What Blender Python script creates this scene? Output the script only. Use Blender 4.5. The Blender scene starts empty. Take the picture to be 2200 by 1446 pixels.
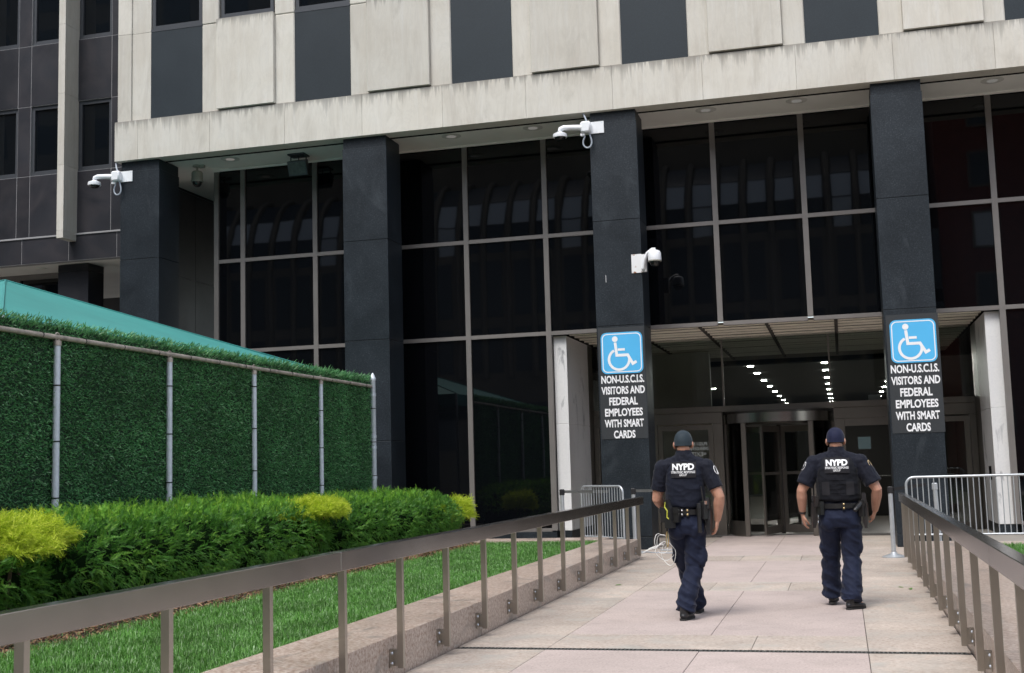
import bpy, bmesh, math, random
import numpy as np
from mathutils import Vector, Matrix, noise
from mathutils.bvhtree import BVHTree

SC = bpy.context.scene
COL = SC.collection
rnd = random.Random(7)
PI = math.pi
R = math.radians

# ------------------------------------------------------------------ camera
cam_data = bpy.data.cameras.new('camera')
cam = bpy.data.objects.new('camera', cam_data)
COL.objects.link(cam)
SC.camera = cam
cam_data.sensor_width = 36.0
cam_data.lens = 42.50
cam_data.clip_start = 0.05
cam_data.clip_end = 600.0
def cam_matrix(yaw, pit, roll, loc):
    f = Vector((math.sin(yaw)*math.cos(pit), math.cos(yaw)*math.cos(pit), math.sin(pit)))
    r = Vector((math.cos(yaw), -math.sin(yaw), 0.0))
    u = r.cross(f)
    c, s = math.cos(roll), math.sin(roll)
    r2 = c*r + s*u
    u2 = -s*r + c*u
    b = -f
    m = Matrix(((r2.x, u2.x, b.x, loc[0]), (r2.y, u2.y, b.y, loc[1]), (r2.z, u2.z, b.z, loc[2]), (0, 0, 0, 1)))
    return m
cam.matrix_world = cam_matrix(-0.262225, 0.109498, -0.028174, (0.0, 0.0, 1.55))
cam_data.dof.use_dof = True
cam_data.dof.focus_distance = 14.0
cam_data.dof.aperture_fstop = 9.0

# ------------------------------------------------------------------ world, sun, exposure
SUN_EL, SUN_AZ = R(58), R(196)          # azimuth clockwise from +y (north): behind the camera, a little to the left
world = bpy.data.worlds.new('World')
SC.world = world
world.use_nodes = True
wn = world.node_tree.nodes
wl = world.node_tree.links
for n in list(wn): wn.remove(n)
sky = wn.new('ShaderNodeTexSky')
sky.sky_type = 'NISHITA'
sky.sun_disc = False
sky.sun_elevation = SUN_EL
sky.sun_rotation = SUN_AZ
sky.air_density = 1.2
sky.dust_density = 2.5
sky.ozone_density = 1.0
hs = wn.new('ShaderNodeHueSaturation')
hs.inputs['Saturation'].default_value = 0.56
bg = wn.new('ShaderNodeBackground')
bg.inputs['Strength'].default_value = 0.15
wo = wn.new('ShaderNodeOutputWorld')
wl.new(sky.outputs[0], hs.inputs['Color'])
wl.new(hs.outputs[0], bg.inputs['Color'])
wl.new(bg.outputs[0], wo.inputs['Surface'])

sd = bpy.data.lights.new('sun', 'SUN')
sd.energy = 1.3
sd.angle = R(24)
sd.color = (1.0, 0.975, 0.935)
sun = bpy.data.objects.new('sun', sd)
COL.objects.link(sun)
d = Vector((math.sin(SUN_AZ)*math.cos(SUN_EL), math.cos(SUN_AZ)*math.cos(SUN_EL), math.sin(SUN_EL)))
sun.rotation_euler = d.to_track_quat('Z', 'Y').to_euler()
sun.location = (0, -20, 40)

SC.view_settings.view_transform = 'Standard'
SC.view_settings.look = 'None'
SC.view_settings.gamma = 1.0
SC.view_settings.use_curve_mapping = False
SC.view_settings.exposure = 0.85
SC.render.engine = 'CYCLES'
SC.cycles.use_denoising = True
SC.cycles.max_bounces = 8
SC.cycles.diffuse_bounces = 4
SC.cycles.glossy_bounces = 4
SC.cycles.transparent_max_bounces = 12
SC.cycles.caustics_reflective = False
SC.cycles.caustics_refractive = False

# ------------------------------------------------------------------ helpers
WPOS = {}
def wpos(o):
    p = Vector((0, 0, 0))
    while o is not None:
        p = p + o.location
        o = o.parent
    return p

def tag(o, label=None, cat=None, group=None, kind=None):
    if label: o['label'] = label
    if cat: o['category'] = cat
    if group: o['group'] = group
    if kind: o['kind'] = kind
    return o

def thing(name, label, cat, loc=(0, 0, 0), group=None, rz=0.0):
    o = bpy.data.objects.new(name, None)
    COL.objects.link(o)
    o.location = loc
    o.rotation_euler = (0, 0, rz)
    o.empty_display_size = 0.1
    return tag(o, label, cat, group)

def new_obj(name, me, parent=None, loc=None):
    o = bpy.data.objects.new(name, me)
    COL.objects.link(o)
    if parent is not None: o.parent = parent
    if loc is not None: o.location = loc
    return o

class MB:
    def __init__(s):
        s.v = []; s.f = []; s.smooth = False
    def add(s, vs, fs):
        n = len(s.v)
        s.v.extend([tuple(v) for v in vs])
        s.f.extend([tuple(i+n for i in f) for f in fs])
        return s
    def box(s, x0, x1, y0, y1, z0, z1, c=0.0):
        if c <= 0:
            v = [(x, y, z) for z in (z0, z1) for y in (y0, y1) for x in (x0, x1)]
            f = [(0, 2, 3, 1), (4, 5, 7, 6), (0, 1, 5, 4), (2, 6, 7, 3), (0, 4, 6, 2), (1, 3, 7, 5)]
            return s.add(v, f)
        X, Y, Z = (x0, x1), (y0, y1), (z0, z1)
        v = []; idx = {}
        for i in (0, 1):
            for j in (0, 1):
                for k in (0, 1):
                    sx, sy, sz = (1 if i == 0 else -1), (1 if j == 0 else -1), (1 if k == 0 else -1)
                    idx[(i, j, k, 0)] = len(v); v.append((X[i], Y[j]+sy*c, Z[k]+sz*c))
                    idx[(i, j, k, 1)] = len(v); v.append((X[i]+sx*c, Y[j], Z[k]+sz*c))
                    idx[(i, j, k, 2)] = len(v); v.append((X[i]+sx*c, Y[j]+sy*c, Z[k]))
        f = []
        def q(l, flip):
            f.append(tuple(l if not flip else l[::-1]))
        for i in (0, 1):
            q([idx[(i, 0, 0, 0)], idx[(i, 0, 1, 0)], idx[(i, 1, 1, 0)], idx[(i, 1, 0, 0)]], i == 1)
            q([idx[(0, i, 0, 1)], idx[(1, i, 0, 1)], idx[(1, i, 1, 1)], idx[(0, i, 1, 1)]], i == 1)
            q([idx[(0, 0, i, 2)], idx[(0, 1, i, 2)], idx[(1, 1, i, 2)], idx[(1, 0, i, 2)]], i == 1)
        for j in (0, 1):
            for k in (0, 1):
                q([idx[(0, j, k, 1)], idx[(1, j, k, 1)], idx[(1, j, k, 2)], idx[(0, j, k, 2)]], (j == k))
                q([idx[(j, 0, k, 0)], idx[(j, 1, k, 0)], idx[(j, 1, k, 2)], idx[(j, 0, k, 2)]], (j != k))
                q([idx[(j, k, 0, 0)], idx[(j, k, 1, 0)], idx[(j, k, 1, 1)], idx[(j, k, 0, 1)]], (j == k))
        for i in (0, 1):
            for j in (0, 1):
                for k in (0, 1):
                    q([idx[(i, j, k, 0)], idx[(i, j, k, 1)], idx[(i, j, k, 2)]], (i+j+k) % 2 == 0)
        return s.add(v, f)
    def obox(s, c, ax, ay, az, hx, hy, hz):
        c = Vector(c); ax = Vector(ax).normalized()*hx; ay = Vector(ay).normalized()*hy; az = Vector(az).normalized()*hz
        v = [c+i*ax+j*ay+k*az for k in (-1, 1) for j in (-1, 1) for i in (-1, 1)]
        return s.add(v, [(0, 2, 3, 1), (4, 5, 7, 6), (0, 1, 5, 4), (2, 6, 7, 3), (0, 4, 6, 2), (1, 3, 7, 5)])
    def tube(s, pts, r, n=8, cap=True, flat=1.0, up=None):
        pts = [Vector(p) for p in pts]
        m = len(pts)
        rs = list(r) if isinstance(r, (list, tuple)) else [r]*m
        t0 = (pts[1]-pts[0]).normalized()
        u = Vector(up) if up is not None else (Vector((0, 0, 1)) if abs(t0.z) < 0.9 else Vector((1, 0, 0)))
        a = t0.cross(u).normalized(); b = a.cross(t0).normalized()
        base = len(s.v); prev = t0
        vs = []
        for i, p in enumerate(pts):
            if i == 0: t = t0
            elif i == m-1: t = (pts[i]-pts[i-1]).normalized()
            else: t = ((pts[i+1]-pts[i]).normalized()+(pts[i]-pts[i-1]).normalized())
            if t.length < 1e-6: t = prev
            t = t.normalized()
            q = prev.rotation_difference(t)
            a = q @ a; b = q @ b; prev = t
            rr = rs[i]
            ra, rb = (rr if isinstance(rr, tuple) else (rr, rr*flat))
            for k in range(n):
                an = 2*PI*k/n
                vs.append(p + a*math.cos(an)*ra + b*math.sin(an)*rb)
        fs = []
        for i in range(m-1):
            for k in range(n):
                k2 = (k+1) % n
                fs.append((i*n+k, i*n+k2, (i+1)*n+k2, (i+1)*n+k))
        if cap:
            fs.append(tuple(range(n))[::-1]); fs.append(tuple((m-1)*n+k for k in range(n)))
        s.add(vs, fs)
        return s
    def lathe(s, c, prof, n=16, axis='z'):
        c = Vector(c); vs = []; fs = []
        m = len(prof)
        for (r, h) in prof:
            for k in range(n):
                an = 2*PI*k/n
                p = Vector((r*math.cos(an), r*math.sin(an), h))
                if axis == 'y': p = Vector((p.x, p.z, -p.y))
                if axis == 'x': p = Vector((p.z, p.x, p.y))
                vs.append(c+p)
        for i in range(m-1):
            for k in range(n):
                k2 = (k+1) % n
                fs.append((i*n+k, i*n+k2, (i+1)*n+k2, (i+1)*n+k))
        fs.append(tuple(range(n))[::-1]); fs.append(tuple((m-1)*n+k for k in range(n)))
        return s.add(vs, fs)
    def prism(s, poly, z0, z1):
        n = len(poly)
        v = [(p[0], p[1], z0) for p in poly]+[(p[0], p[1], z1) for p in poly]
        f = [tuple(range(n))[::-1], tuple(range(n, 2*n))]
        for k in range(n):
            k2 = (k+1) % n
            f.append((k, k2, n+k2, n+k))
        return s.add(v, f)
    def ellipsoid(s, c, rx, ry, rz, nu=14, nv=10):
        c = Vector(c); vs = []; fs = []
        for i in range(nv+1):
            th = PI*i/nv
            for k in range(nu):
                ph = 2*PI*k/nu
                vs.append(c+Vector((rx*math.sin(th)*math.cos(ph), ry*math.sin(th)*math.sin(ph), rz*math.cos(th))))
        for i in range(nv):
            for k in range(nu):
                k2 = (k+1) % nu
                fs.append((i*nu+k, (i+1)*nu+k, (i+1)*nu+k2, i*nu+k2))
        return s.add(vs, fs)
    def mesh(s, name, mat=None, off=(0, 0, 0), smooth=False):
        me = bpy.data.meshes.new(name)
        ox, oy, oz = off
        me.from_pydata([(v[0]-ox, v[1]-oy, v[2]-oz) for v in s.v], [], s.f)
        me.update()
        if mat is not None: me.materials.append(mat)
        if smooth:
            me.polygons.foreach_set('use_smooth', [True]*len(me.polygons))
            try: me.set_sharp_from_angle(angle=R(40))
            except Exception: pass
        return me
    def build(s, name, mat, parent=None, smooth=False, world=True, loc=None):
        """world coordinates; the part keeps its origin on its thing"""
        if parent is None:
            c = loc if loc is not None else (0, 0, 0)
            return new_obj(name, s.mesh(name, mat, c, smooth), None, c)
        off = wpos(parent) if world else (0, 0, 0)
        return new_obj(name, s.mesh(name, mat, off, smooth), parent)

def boxp(name, mat, parent, x0, x1, y0, y1, z0, z1, c=0.0):
    return MB().box(x0, x1, y0, y1, z0, z1, c).build(name, mat, parent)

def fast_mesh(name, verts, faces, mat):
    """verts (n,3) float, faces (m,3|4) int arrays"""
    me = bpy.data.meshes.new(name)
    nv, (nf, k) = len(verts), faces.shape
    me.vertices.add(nv)
    me.vertices.foreach_set('co', np.ascontiguousarray(verts, dtype=np.float32).ravel())
    me.loops.add(nf*k)
    me.loops.foreach_set('vertex_index', np.ascontiguousarray(faces, dtype=np.int32).ravel())
    me.polygons.add(nf)
    me.polygons.foreach_set('loop_start', np.arange(0, nf*k, k, dtype=np.int32))
    me.update(calc_edges=True)
    me.validate()
    if mat is not None: me.materials.append(mat)
    return me

def text_mesh(body, size, mat, bold=0.0, sx=1.0, extrude=0.0, spacing=1.0, align='CENTER'):
    cu = bpy.data.curves.new('t', 'FONT')
    cu.body = body; cu.size = size; cu.align_x = align; cu.align_y = 'CENTER'
    cu.offset = bold; cu.extrude = extrude; cu.space_character = spacing
    cu.resolution_u = 3
    ob = bpy.data.objects.new('t', cu)
    COL.objects.link(ob)
    dg = bpy.context.evaluated_depsgraph_get()
    me = bpy.data.meshes.new_from_object(ob.evaluated_get(dg))
    bpy.data.objects.remove(ob); bpy.data.curves.remove(cu)
    n = len(me.vertices)
    co = np.empty(n*3, dtype=np.float32); me.vertices.foreach_get('co', co)
    co = co.reshape(-1, 3); co[:, 0] *= sx
    if n:
        co[:, 0] -= (co[:, 0].max()+co[:, 0].min())/2
        co[:, 1] -= (co[:, 1].max()+co[:, 1].min())/2
    me.vertices.foreach_set('co', co.ravel()); me.update()
    me.materials.clear(); me.materials.append(mat)
    return me

# ------------------------------------------------------------------ materials
class NT:
    def __init__(s, name):
        s.m = bpy.data.materials.new(name); s.m.use_nodes = True
        s.t = s.m.node_tree; s.n = s.t.nodes; s.l = s.t.links
        for n in list(s.n): s.n.remove(n)
        s.out = s.n.new('ShaderNodeOutputMaterial')
        s.b = s.n.new('ShaderNodeBsdfPrincipled')
        s.l.new(s.b.outputs[0], s.out.inputs['Surface'])
    def node(s, t, **kw):
        n = s.n.new(t)
        for k, v in kw.items():
            if k in n.inputs: 
                n.inputs[k].default_value = v
            else: setattr(n, k, v)
        return n
    def pos(s, scale=(1, 1, 1), obj=False):
        if obj:
            src = s.n.new('ShaderNodeTexCoord').outputs['Object']
        else:
            src = s.n.new('ShaderNodeNewGeometry').outputs['Position']
        m = s.n.new('ShaderNodeMapping'); m.inputs['Scale'].default_value = scale
        s.l.new(src, m.inputs['Vector'])
        return m.outputs[0]
    def noise(s, vec, scale, detail=4.0, rough=0.55, dist=0.0):
        n = s.n.new('ShaderNodeTexNoise')
        n.inputs['Scale'].default_value = scale; n.inputs['Detail'].default_value = detail
        n.inputs['Roughness'].default_value = rough; n.inputs['Distortion'].default_value = dist
        s.l.new(vec, n.inputs['Vector'])
        return n.outputs['Fac']
    def ramp(s, fac, stops):
        r = s.n.new('ShaderNodeValToRGB')
        e = r.color_ramp.elements
        while len(e) < len(stops): e.new(0.5)
        for i, (p, c) in enumerate(stops):
            e[i].position = p
            e[i].color = (c, c, c, 1) if isinstance(c, (int, float)) else (*c, 1)
        s.l.new(fac, r.inputs['Fac'])
        return r.outputs['Color']
    def mix(s, fac, a, b, mode='MIX'):
        m = s.n.new('ShaderNodeMix'); m.data_type = 'RGBA'; m.blend_type = mode
        for sock, val in ((m.inputs['Factor'], fac), (m.inputs[6], a), (m.inputs[7], b)):
            if isinstance(val, bpy.types.NodeSocket): s.l.new(val, sock)
            elif isinstance(val, (int, float)): sock.default_value = val
            else: sock.default_value = (*val, 1)
        return m.outputs[2]
    def math(s, op, a, b=None):
        m = s.n.new('ShaderNodeMath'); m.operation = op
        for i, val in enumerate((a, b)):
            if val is None: continue
            if isinstance(val, bpy.types.NodeSocket): s.l.new(val, m.inputs[i])
            else: m.inputs[i].default_value = val
        return m.outputs[0]
    def set(s, key, val):
        i = s.b.inputs[key]
        if isinstance(val, bpy.types.NodeSocket): s.l.new(val, i)
        elif isinstance(val, (tuple, list)) and len(val) == 3: i.default_value = (*val, 1)
        else: i.default_value = val
        return s
    def bump(s, fac, strength, dist=0.01):
        b = s.n.new('ShaderNodeBump'); b.inputs['Strength'].default_value = strength; b.inputs['Distance'].default_value = dist
        s.l.new(fac, b.inputs['Height']); s.l.new(b.outputs[0], s.b.inputs['Normal'])
        return s
    def orand(s):
        return s.n.new('ShaderNodeObjectInfo').outputs['Random']
    def island(s):
        return s.n.new('ShaderNodeNewGeometry').outputs['Random Per Island']

def simple(name, col, rough=0.5, metal=0.0, var=0.0, nscale=30.0, bump=0.0, spec=None):
    t = NT(name)
    if var:
        f = t.noise(t.pos(), nscale, 5)
        lo = tuple(c*(1-var) for c in col); hi = tuple(min(1, c*(1+var)) for c in col)
        t.set('Base Color', t.ramp(f, [(0.3, lo), (0.7, hi)]))
        if bump: t.bump(f, bump)
    else: t.set('Base Color', col)
    t.set('Roughness', rough).set('Metallic', metal)
    if spec is not None: t.set('Specular IOR Level', spec)
    return t.m

def granite(name, stops, fine=140.0, rough=0.4, veins=None, big=0.35, objvar=0.12, bump=0.03, spec=0.5, dirt=0.0):
    t = NT(name)
    p = t.pos()
    f = t.noise(p, fine, 3, 0.7)
    base = t.ramp(f, stops)
    g = t.noise(p, 1.3, 4, 0.6)
    base = t.mix(1.0, base, t.ramp(g, [(0.3, 1.0-big), (0.7, 1.0)]), 'MULTIPLY')
    if veins:
        col, sc, lo, hi, vr = veins
        v = t.noise(t.pos(vr), sc, 6, 0.6, 1.2)
        base = t.mix(t.ramp(v, [(lo, 0.0), (hi, 1.0)]), base, col)
    if dirt:
        dn = t.noise(p, 3.2, 7, 0.72, 0.6)
        base = t.mix(t.ramp(dn, [(0.50, 0.0), (0.72, dirt)]), base, (0.22, 0.19, 0.165))
        dk = t.noise(p, 21.0, 2, 0.5)
        base = t.mix(t.ramp(dk, [(0.68, 0.0), (0.73, min(1.0, dirt*1.6))]), base, (0.16, 0.145, 0.13))
    if objvar:
        r = t.orand()
        base = t.mix(1.0, base, t.ramp(r, [(0.0, 1.0-objvar), (1.0, 1.0)]), 'MULTIPLY')
    t.set('Base Color', base)
    rr = t.math('ADD', t.math('MULTIPLY', g, 0.2), rough-0.1)
    t.set('Roughness', rr).set('Specular IOR Level', spec)
    t.bump(f, bump, 0.004)
    return t.m

def limestone(name, z_stain=None):
    t = NT(name)
    p = t.pos()
    g = t.noise(p, 0.9, 5, 0.6)
    base = t.ramp(g, [(0.25, (0.55, 0.515, 0.45)), (0.55, (0.625, 0.60, 0.54)), (0.8, (0.66, 0.645, 0.60))])
    st = t.noise(t.pos((1.0, 1.0, 0.10)), 5.5, 5, 0.65, 0.6)
    base = t.mix(t.ramp(st, [(0.50, 0.0), (0.80, 0.5)]), base, (0.46, 0.42, 0.36))
    st2 = t.noise(t.pos((1.0, 1.0, 0.05)), 16.0, 4, 0.6, 0.5)
    base = t.mix(t.ramp(st2, [(0.52, 0.0), (0.76, 0.45)]), base, (0.66, 0.655, 0.63))
    di = t.noise(t.pos((0.75, 1, 0.12)), 34.0, 4, 0.7, 1.0)
    base = t.mix(t.ramp(di, [(0.62, 0.0), (0.82, 0.30)]), base, (0.33, 0.32, 0.29))
    bl = t.noise(t.pos((1.0, 1.0, 0.30)), 2.3, 5, 0.62, 0.8)
    base = t.mix(t.ramp(bl, [(0.56, 0.0), (0.76, 0.42)]), base, (0.34, 0.31, 0.265))
    mv = t.noise(t.pos((1.0, 1.0, 0.22)), 3.0, 6, 0.7, 2.2)
    base = t.mix(t.ramp(mv, [(0.45, 0.0), (0.5, 0.16), (0.55, 0.0)]), base, (0.40, 0.385, 0.35))
    if z_stain is not None:
        for (z0, dirn, ln) in z_stain:
            sep = t.n.new('ShaderNodeSeparateXYZ'); t.l.new(t.n.new('ShaderNodeNewGeometry').outputs['Position'], sep.inputs[0])
            dz = t.math('MULTIPLY', t.math('SUBTRACT', sep.outputs['Z'], z0), -1.0)
            streak = t.noise(t.pos((1.0, 1.0, 0.04)), 9.0, 5, 0.7, 0.2)
            reach = t.math('MULTIPLY', t.ramp(streak, [(0.42, 0.0), (0.75, 1.0)]), ln)
            m = t.math('SUBTRACT', 1.0, t.math('DIVIDE', dz, t.math('ADD', reach, 0.015)))
            mk = t.math('MINIMUM', t.math('MAXIMUM', m, 0.0), 1.0)
            base = t.mix(t.math('MULTIPLY', mk, 0.62), base, (0.115, 0.108, 0.098))
    base = t.mix(1.0, base, t.ramp(t.orand(), [(0.0, 0.84), (1.0, 1.0)]), 'MULTIPLY')
    t.set('Base Color', base).set('Roughness', 0.75).set('Specular IOR Level', 0.3)
    fb = t.noise(p, 90, 4, 0.7)
    t.bump(fb, 0.08, 0.004)
    return t.m

def leaf(name, stops, rough=0.5, trans=0.25, sheen=None, big=None, tint=False):
    t = NT(name)
    src = t.island()
    if tint:
        at = t.n.new('ShaderNodeAttribute'); at.attribute_name = 'tint'
        src = t.math('ADD', t.math('MULTIPLY', at.outputs['Fac'], 0.75), t.math('MULTIPLY', src, 0.25))
    base = t.ramp(src, stops)
    if big:
        g = t.noise(t.pos(), big, 3)
        base = t.mix(1.0, base, t.ramp(g, [(0.3, 0.62), (0.7, 1.12)]), 'MULTIPLY')
    t.set('Base Color', base).set('Roughness', rough).set('Specular IOR Level', 0.35)
    tr = t.n.new('ShaderNodeBsdfTranslucent'); t.l.new(base, tr.inputs['Color'])
    mx = t.n.new('ShaderNodeMixShader'); mx.inputs[0].default_value = trans
    t.l.new(t.b.outputs[0], mx.inputs[1]); t.l.new(tr.outputs[0], mx.inputs[2])
    t.l.new(mx.outputs[0], t.out.inputs['Surface'])
    return t.m

def dark_glass(name, col=(0.0025, 0.003, 0.004), wav=0.003):
    t = NT(name)
    t.set('Base Color', col).set('Roughness', 0.02).set('IOR', 1.5).set('Specular IOR Level', 0.5)
    f = t.noise(t.pos((1, 1, 0.7)), 1.1, 2, 0.4)
    t.bump(f, wav, 0.25)
    return t.m

def clear_glass(name, tint=(0.80, 0.86, 0.84), wav=0.0):
    t = NT(name)
    t.n.remove(t.b)
    tr = t.n.new('ShaderNodeBsdfTransparent'); tr.inputs['Color'].default_value = (*tint, 1)
    gl = t.n.new('ShaderNodeBsdfGlossy'); gl.inputs['Roughness'].default_value = 0.015
    fr = t.n.new('ShaderNodeFresnel'); fr.inputs['IOR'].default_value = 1.5
    mx = t.n.new('ShaderNodeMixShader')
    t.l.new(fr.outputs[0], mx.inputs[0]); t.l.new(tr.outputs[0], mx.inputs[1]); t.l.new(gl.outputs[0], mx.inputs[2])
    t.l.new(mx.outputs[0], t.out.inputs['Surface'])
    return t.m

def brushed(name, col, rough=0.3, metal=1.0, axis_scale=(1, 1, 1), var=0.15):
    t = NT(name)
    f = t.noise(t.pos(axis_scale), 160, 3, 0.5)
    g = t.noise(t.pos(), 2.2, 4)
    lo = tuple(c*(1-var) for c in col)
    t.set('Base Color', t.ramp(g, [(0.3, lo), (0.7, col)])).set('Metallic', metal)
    t.set('Roughness', t.math('ADD', t.math('MULTIPLY', f, 0.05), rough-0.025))
    return t.m

def emit(name, col, strength):
    t = NT(name)
    t.set('Base Color', (0.05, 0.05, 0.05)).set('Emission Color', col).set('Emission Strength', strength)
    return t.m

M = {}
M['limestone'] = limestone('limestone')
M['limestone_beam'] = limestone('limestone_beam', [(9.285, 1, 0.55)])
M['limestone_panel'] = limestone('limestone_panel', [(11.28, 1, 0.45)])
M['granite_dark'] = granite('granite_dark', [(0.30, (0.009, 0.0135, 0.019)), (0.55, (0.0195, 0.027, 0.035)), (0.76, (0.070, 0.084, 0.100))], 48, 0.42, big=0.42, objvar=0.14, spec=0.34, veins=((0.048, 0.058, 0.068), 1.1, 0.60, 0.85, (1, 1, 0.6)))
M['granite_panel'] = granite('granite_panel', [(0.30, (0.012, 0.019, 0.025)), (0.55, (0.0185, 0.028, 0.036)), (0.78, (0.034, 0.047, 0.058))], 90, 0.5, big=0.15, objvar=0.08, spec=0.35)
M['granite_wing'] = granite('granite_wing', [(0.30, (0.013, 0.0145, 0.019)), (0.55, (0.027, 0.029, 0.037)), (0.78, (0.055, 0.058, 0.070))], 90, 0.42, big=0.30, objvar=0.22, spec=0.36, veins=((0.042, 0.038, 0.043), 0.9, 0.45, 0.75, (1, 1, 1)))
M['joint'] = simple('joint_mortar', (0.30, 0.30, 0.31), 0.9)
M['joint_dark'] = simple('joint_dark', (0.06, 0.055, 0.05), 0.9)
M['soffit'] = simple('soffit_plaster', (0.80, 0.79, 0.75), 0.85, var=0.04, nscale=1.5)
M['mullion'] = brushed('mullion_metal', (0.23, 0.215, 0.205), 0.45, 0.4, (1, 1, 0.05))
M['frame_dark'] = brushed('window_frame', (0.060, 0.066, 0.076), 0.45, 0.3)
M['glass_dark'] = dark_glass('tinted_glass')
M['glass_win'] = dark_glass('window_glass', (0.004, 0.0055, 0.0075), 0.006)
M['glass_clear'] = clear_glass('clear_glass', (0.84, 0.88, 0.87))
M['bronze'] = brushed('bronze_frame', (0.21, 0.195, 0.175), 0.32, 0.8, (0.05, 1, 1))
M['bronze_dark'] = brushed('bronze_dark', (0.10, 0.095, 0.088), 0.35, 0.7)
M['marble'] = granite('marble', [(0.2, (0.70, 0.71, 0.72)), (0.8, (0.80, 0.80, 0.80))], 25, 0.38, big=0.06, objvar=0.0, bump=0.01, veins=((0.22, 0.23, 0.25), 2.6, 0.60, 0.72, (1.0, 1.0, 0.32)))
M['slat'] = simple('ceiling_slat', (0.88, 0.84, 0.76), 0.45, var=0.04, nscale=2.0)
M['black'] = simple('black', (0.004, 0.004, 0.004), 0.8, spec=0.1)
M['granite_red'] = granite('granite_red', [(0.32, (0.24, 0.145, 0.105)), (0.44, (0.42, 0.315, 0.255)), (0.58, (0.57, 0.475, 0.41)), (0.72, (0.68, 0.62, 0.565))], 36, 0.33, big=0.20, objvar=0.10, veins=((0.20, 0.18, 0.165), 2.4, 0.54, 0.72, (1, 0.5, 1)), bump=0.02)
M['paver_pink'] = granite('paver_pink', [(0.30, (0.40, 0.32, 0.295)), (0.55, (0.515, 0.435, 0.405)), (0.78, (0.60, 0.53, 0.50))], 48, 0.7, big=0.14, objvar=0.07, bump=0.05, spec=0.3, dirt=0.30)
M['paver_beige'] = granite('paver_beige', [(0.28, (0.38, 0.305, 0.25)), (0.5, (0.53, 0.45, 0.39)), (0.75, (0.64, 0.585, 0.525))], 26, 0.7, big=0.24, objvar=0.16, bump=0.05, spec=0.3, dirt=0.35, veins=((0.42, 0.40, 0.365), 1.6, 0.5, 0.72, (1, 1, 1)))
M['rail'] = brushed('rail_metal', (0.445, 0.43, 0.425), 0.22, 1.0, (1, 0.04, 1))
M['post'] = brushed('post_metal', (0.46, 0.43, 0.385), 0.34, 1.0, (1, 1, 0.04))
M['galv'] = simple('galvanised_steel', (0.62, 0.67, 0.75), 0.45, 0.15, var=0.10, nscale=18)
M['rust'] = simple('rusty_steel', (0.42, 0.37, 0.33), 0.6, 0.25, var=0.35, nscale=9)
M['barrier'] = simple('barricade_steel', (0.52, 0.55, 0.58), 0.38, 0.6, var=0.08, nscale=12)
M['tie'] = simple('cable_tie', (0.010, 0.010, 0.012), 0.5)
M['canvas'] = simple('green_canvas', (0.042, 0.240, 0.225), 0.62, var=0.08, nscale=1.4)
M['sign_blue'] = simple('sign_blue', (0.085, 0.44, 0.78), 0.4, var=0.03, nscale=3)
M['white'] = simple('white_paint', (0.80, 0.81, 0.83), 0.45)
M['white_cam'] = simple('white_housing', (0.78, 0.80, 0.83), 0.35, var=0.04, nscale=10)
M['beige_cam'] = simple('beige_housing', (0.34, 0.33, 0.29), 0.5)
M['lens'] = dark_glass('smoked_lens', (0.012, 0.012, 0.013), 0.0)
M['cable'] = simple('grey_cable', (0.36, 0.40, 0.46), 0.45)
M['soil'] = simple('soil', (0.030, 0.020, 0.013), 0.95, var=0.4, nscale=25, bump=0.4)
M['turf'] = simple('turf_soil', (0.030, 0.050, 0.014), 0.95, var=0.4, nscale=40)
M['grass'] = leaf('grass_blades', [(0.0, (0.062, 0.20, 0.026)), (0.5, (0.125, 0.335, 0.055)), (0.85, (0.21, 0.44, 0.115)), (1.0, (0.48, 0.64, 0.40))], 0.42, 0.35, big=2.2)
M['ivy'] = leaf('plastic_foliage', [(0.0, (0.060, 0.215, 0.080)), (0.5, (0.135, 0.40, 0.155)), (0.85, (0.22, 0.51, 0.21)), (1.0, (0.38, 0.62, 0.36))], 0.32, 0.35, big=1.3)
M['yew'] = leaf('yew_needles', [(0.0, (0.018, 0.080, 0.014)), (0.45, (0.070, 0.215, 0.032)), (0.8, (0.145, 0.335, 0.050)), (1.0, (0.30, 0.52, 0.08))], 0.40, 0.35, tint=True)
M['yew_tip'] = leaf('yew_new_growth', [(0.0, (0.105, 0.31, 0.040)), (0.5, (0.20, 0.47, 0.060)), (1.0, (0.44, 0.68, 0.09))], 0.42, 0.42, tint=True)
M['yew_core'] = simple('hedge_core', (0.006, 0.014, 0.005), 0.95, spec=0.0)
M['gold'] = leaf('golden_foliage', [(0.0, (0.28, 0.42, 0.022)), (0.5, (0.55, 0.68, 0.050)), (1.0, (0.82, 0.88, 0.15))], 0.5, 0.42, tint=True)
M['mulch'] = leaf('mulch_chips', [(0.0, (0.070, 0.030, 0.016)), (0.6, (0.17, 0.085, 0.045)), (1.0, (0.36, 0.23, 0.14))], 0.85, 0.0)
M['bark'] = simple('bark', (0.075, 0.052, 0.036), 0.9, var=0.3, nscale=30)
# ------------------------------------------------------------------ ground, walkway, planting beds
M['asphalt'] = simple('asphalt', (0.055, 0.055, 0.056), 0.9, var=0.25, nscale=30)
M['concrete'] = granite('concrete_plaza', [(0.3, (0.27, 0.25, 0.225)), (0.7, (0.36, 0.335, 0.305))], 40, 0.75, big=0.15, objvar=0.0)
g = MB().box(-150, 150, -150, 150, -0.30, -0.06).build('ground', M['asphalt'])
tag(g, 'dark asphalt street ground round the building', 'ground', kind='structure')
g = MB().box(-40, 30, -9.0, 60, -0.058, -0.016).build('plaza', M['concrete'])
tag(g, 'pale stone plaza in front of the office building', 'plaza', kind='structure')

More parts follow.
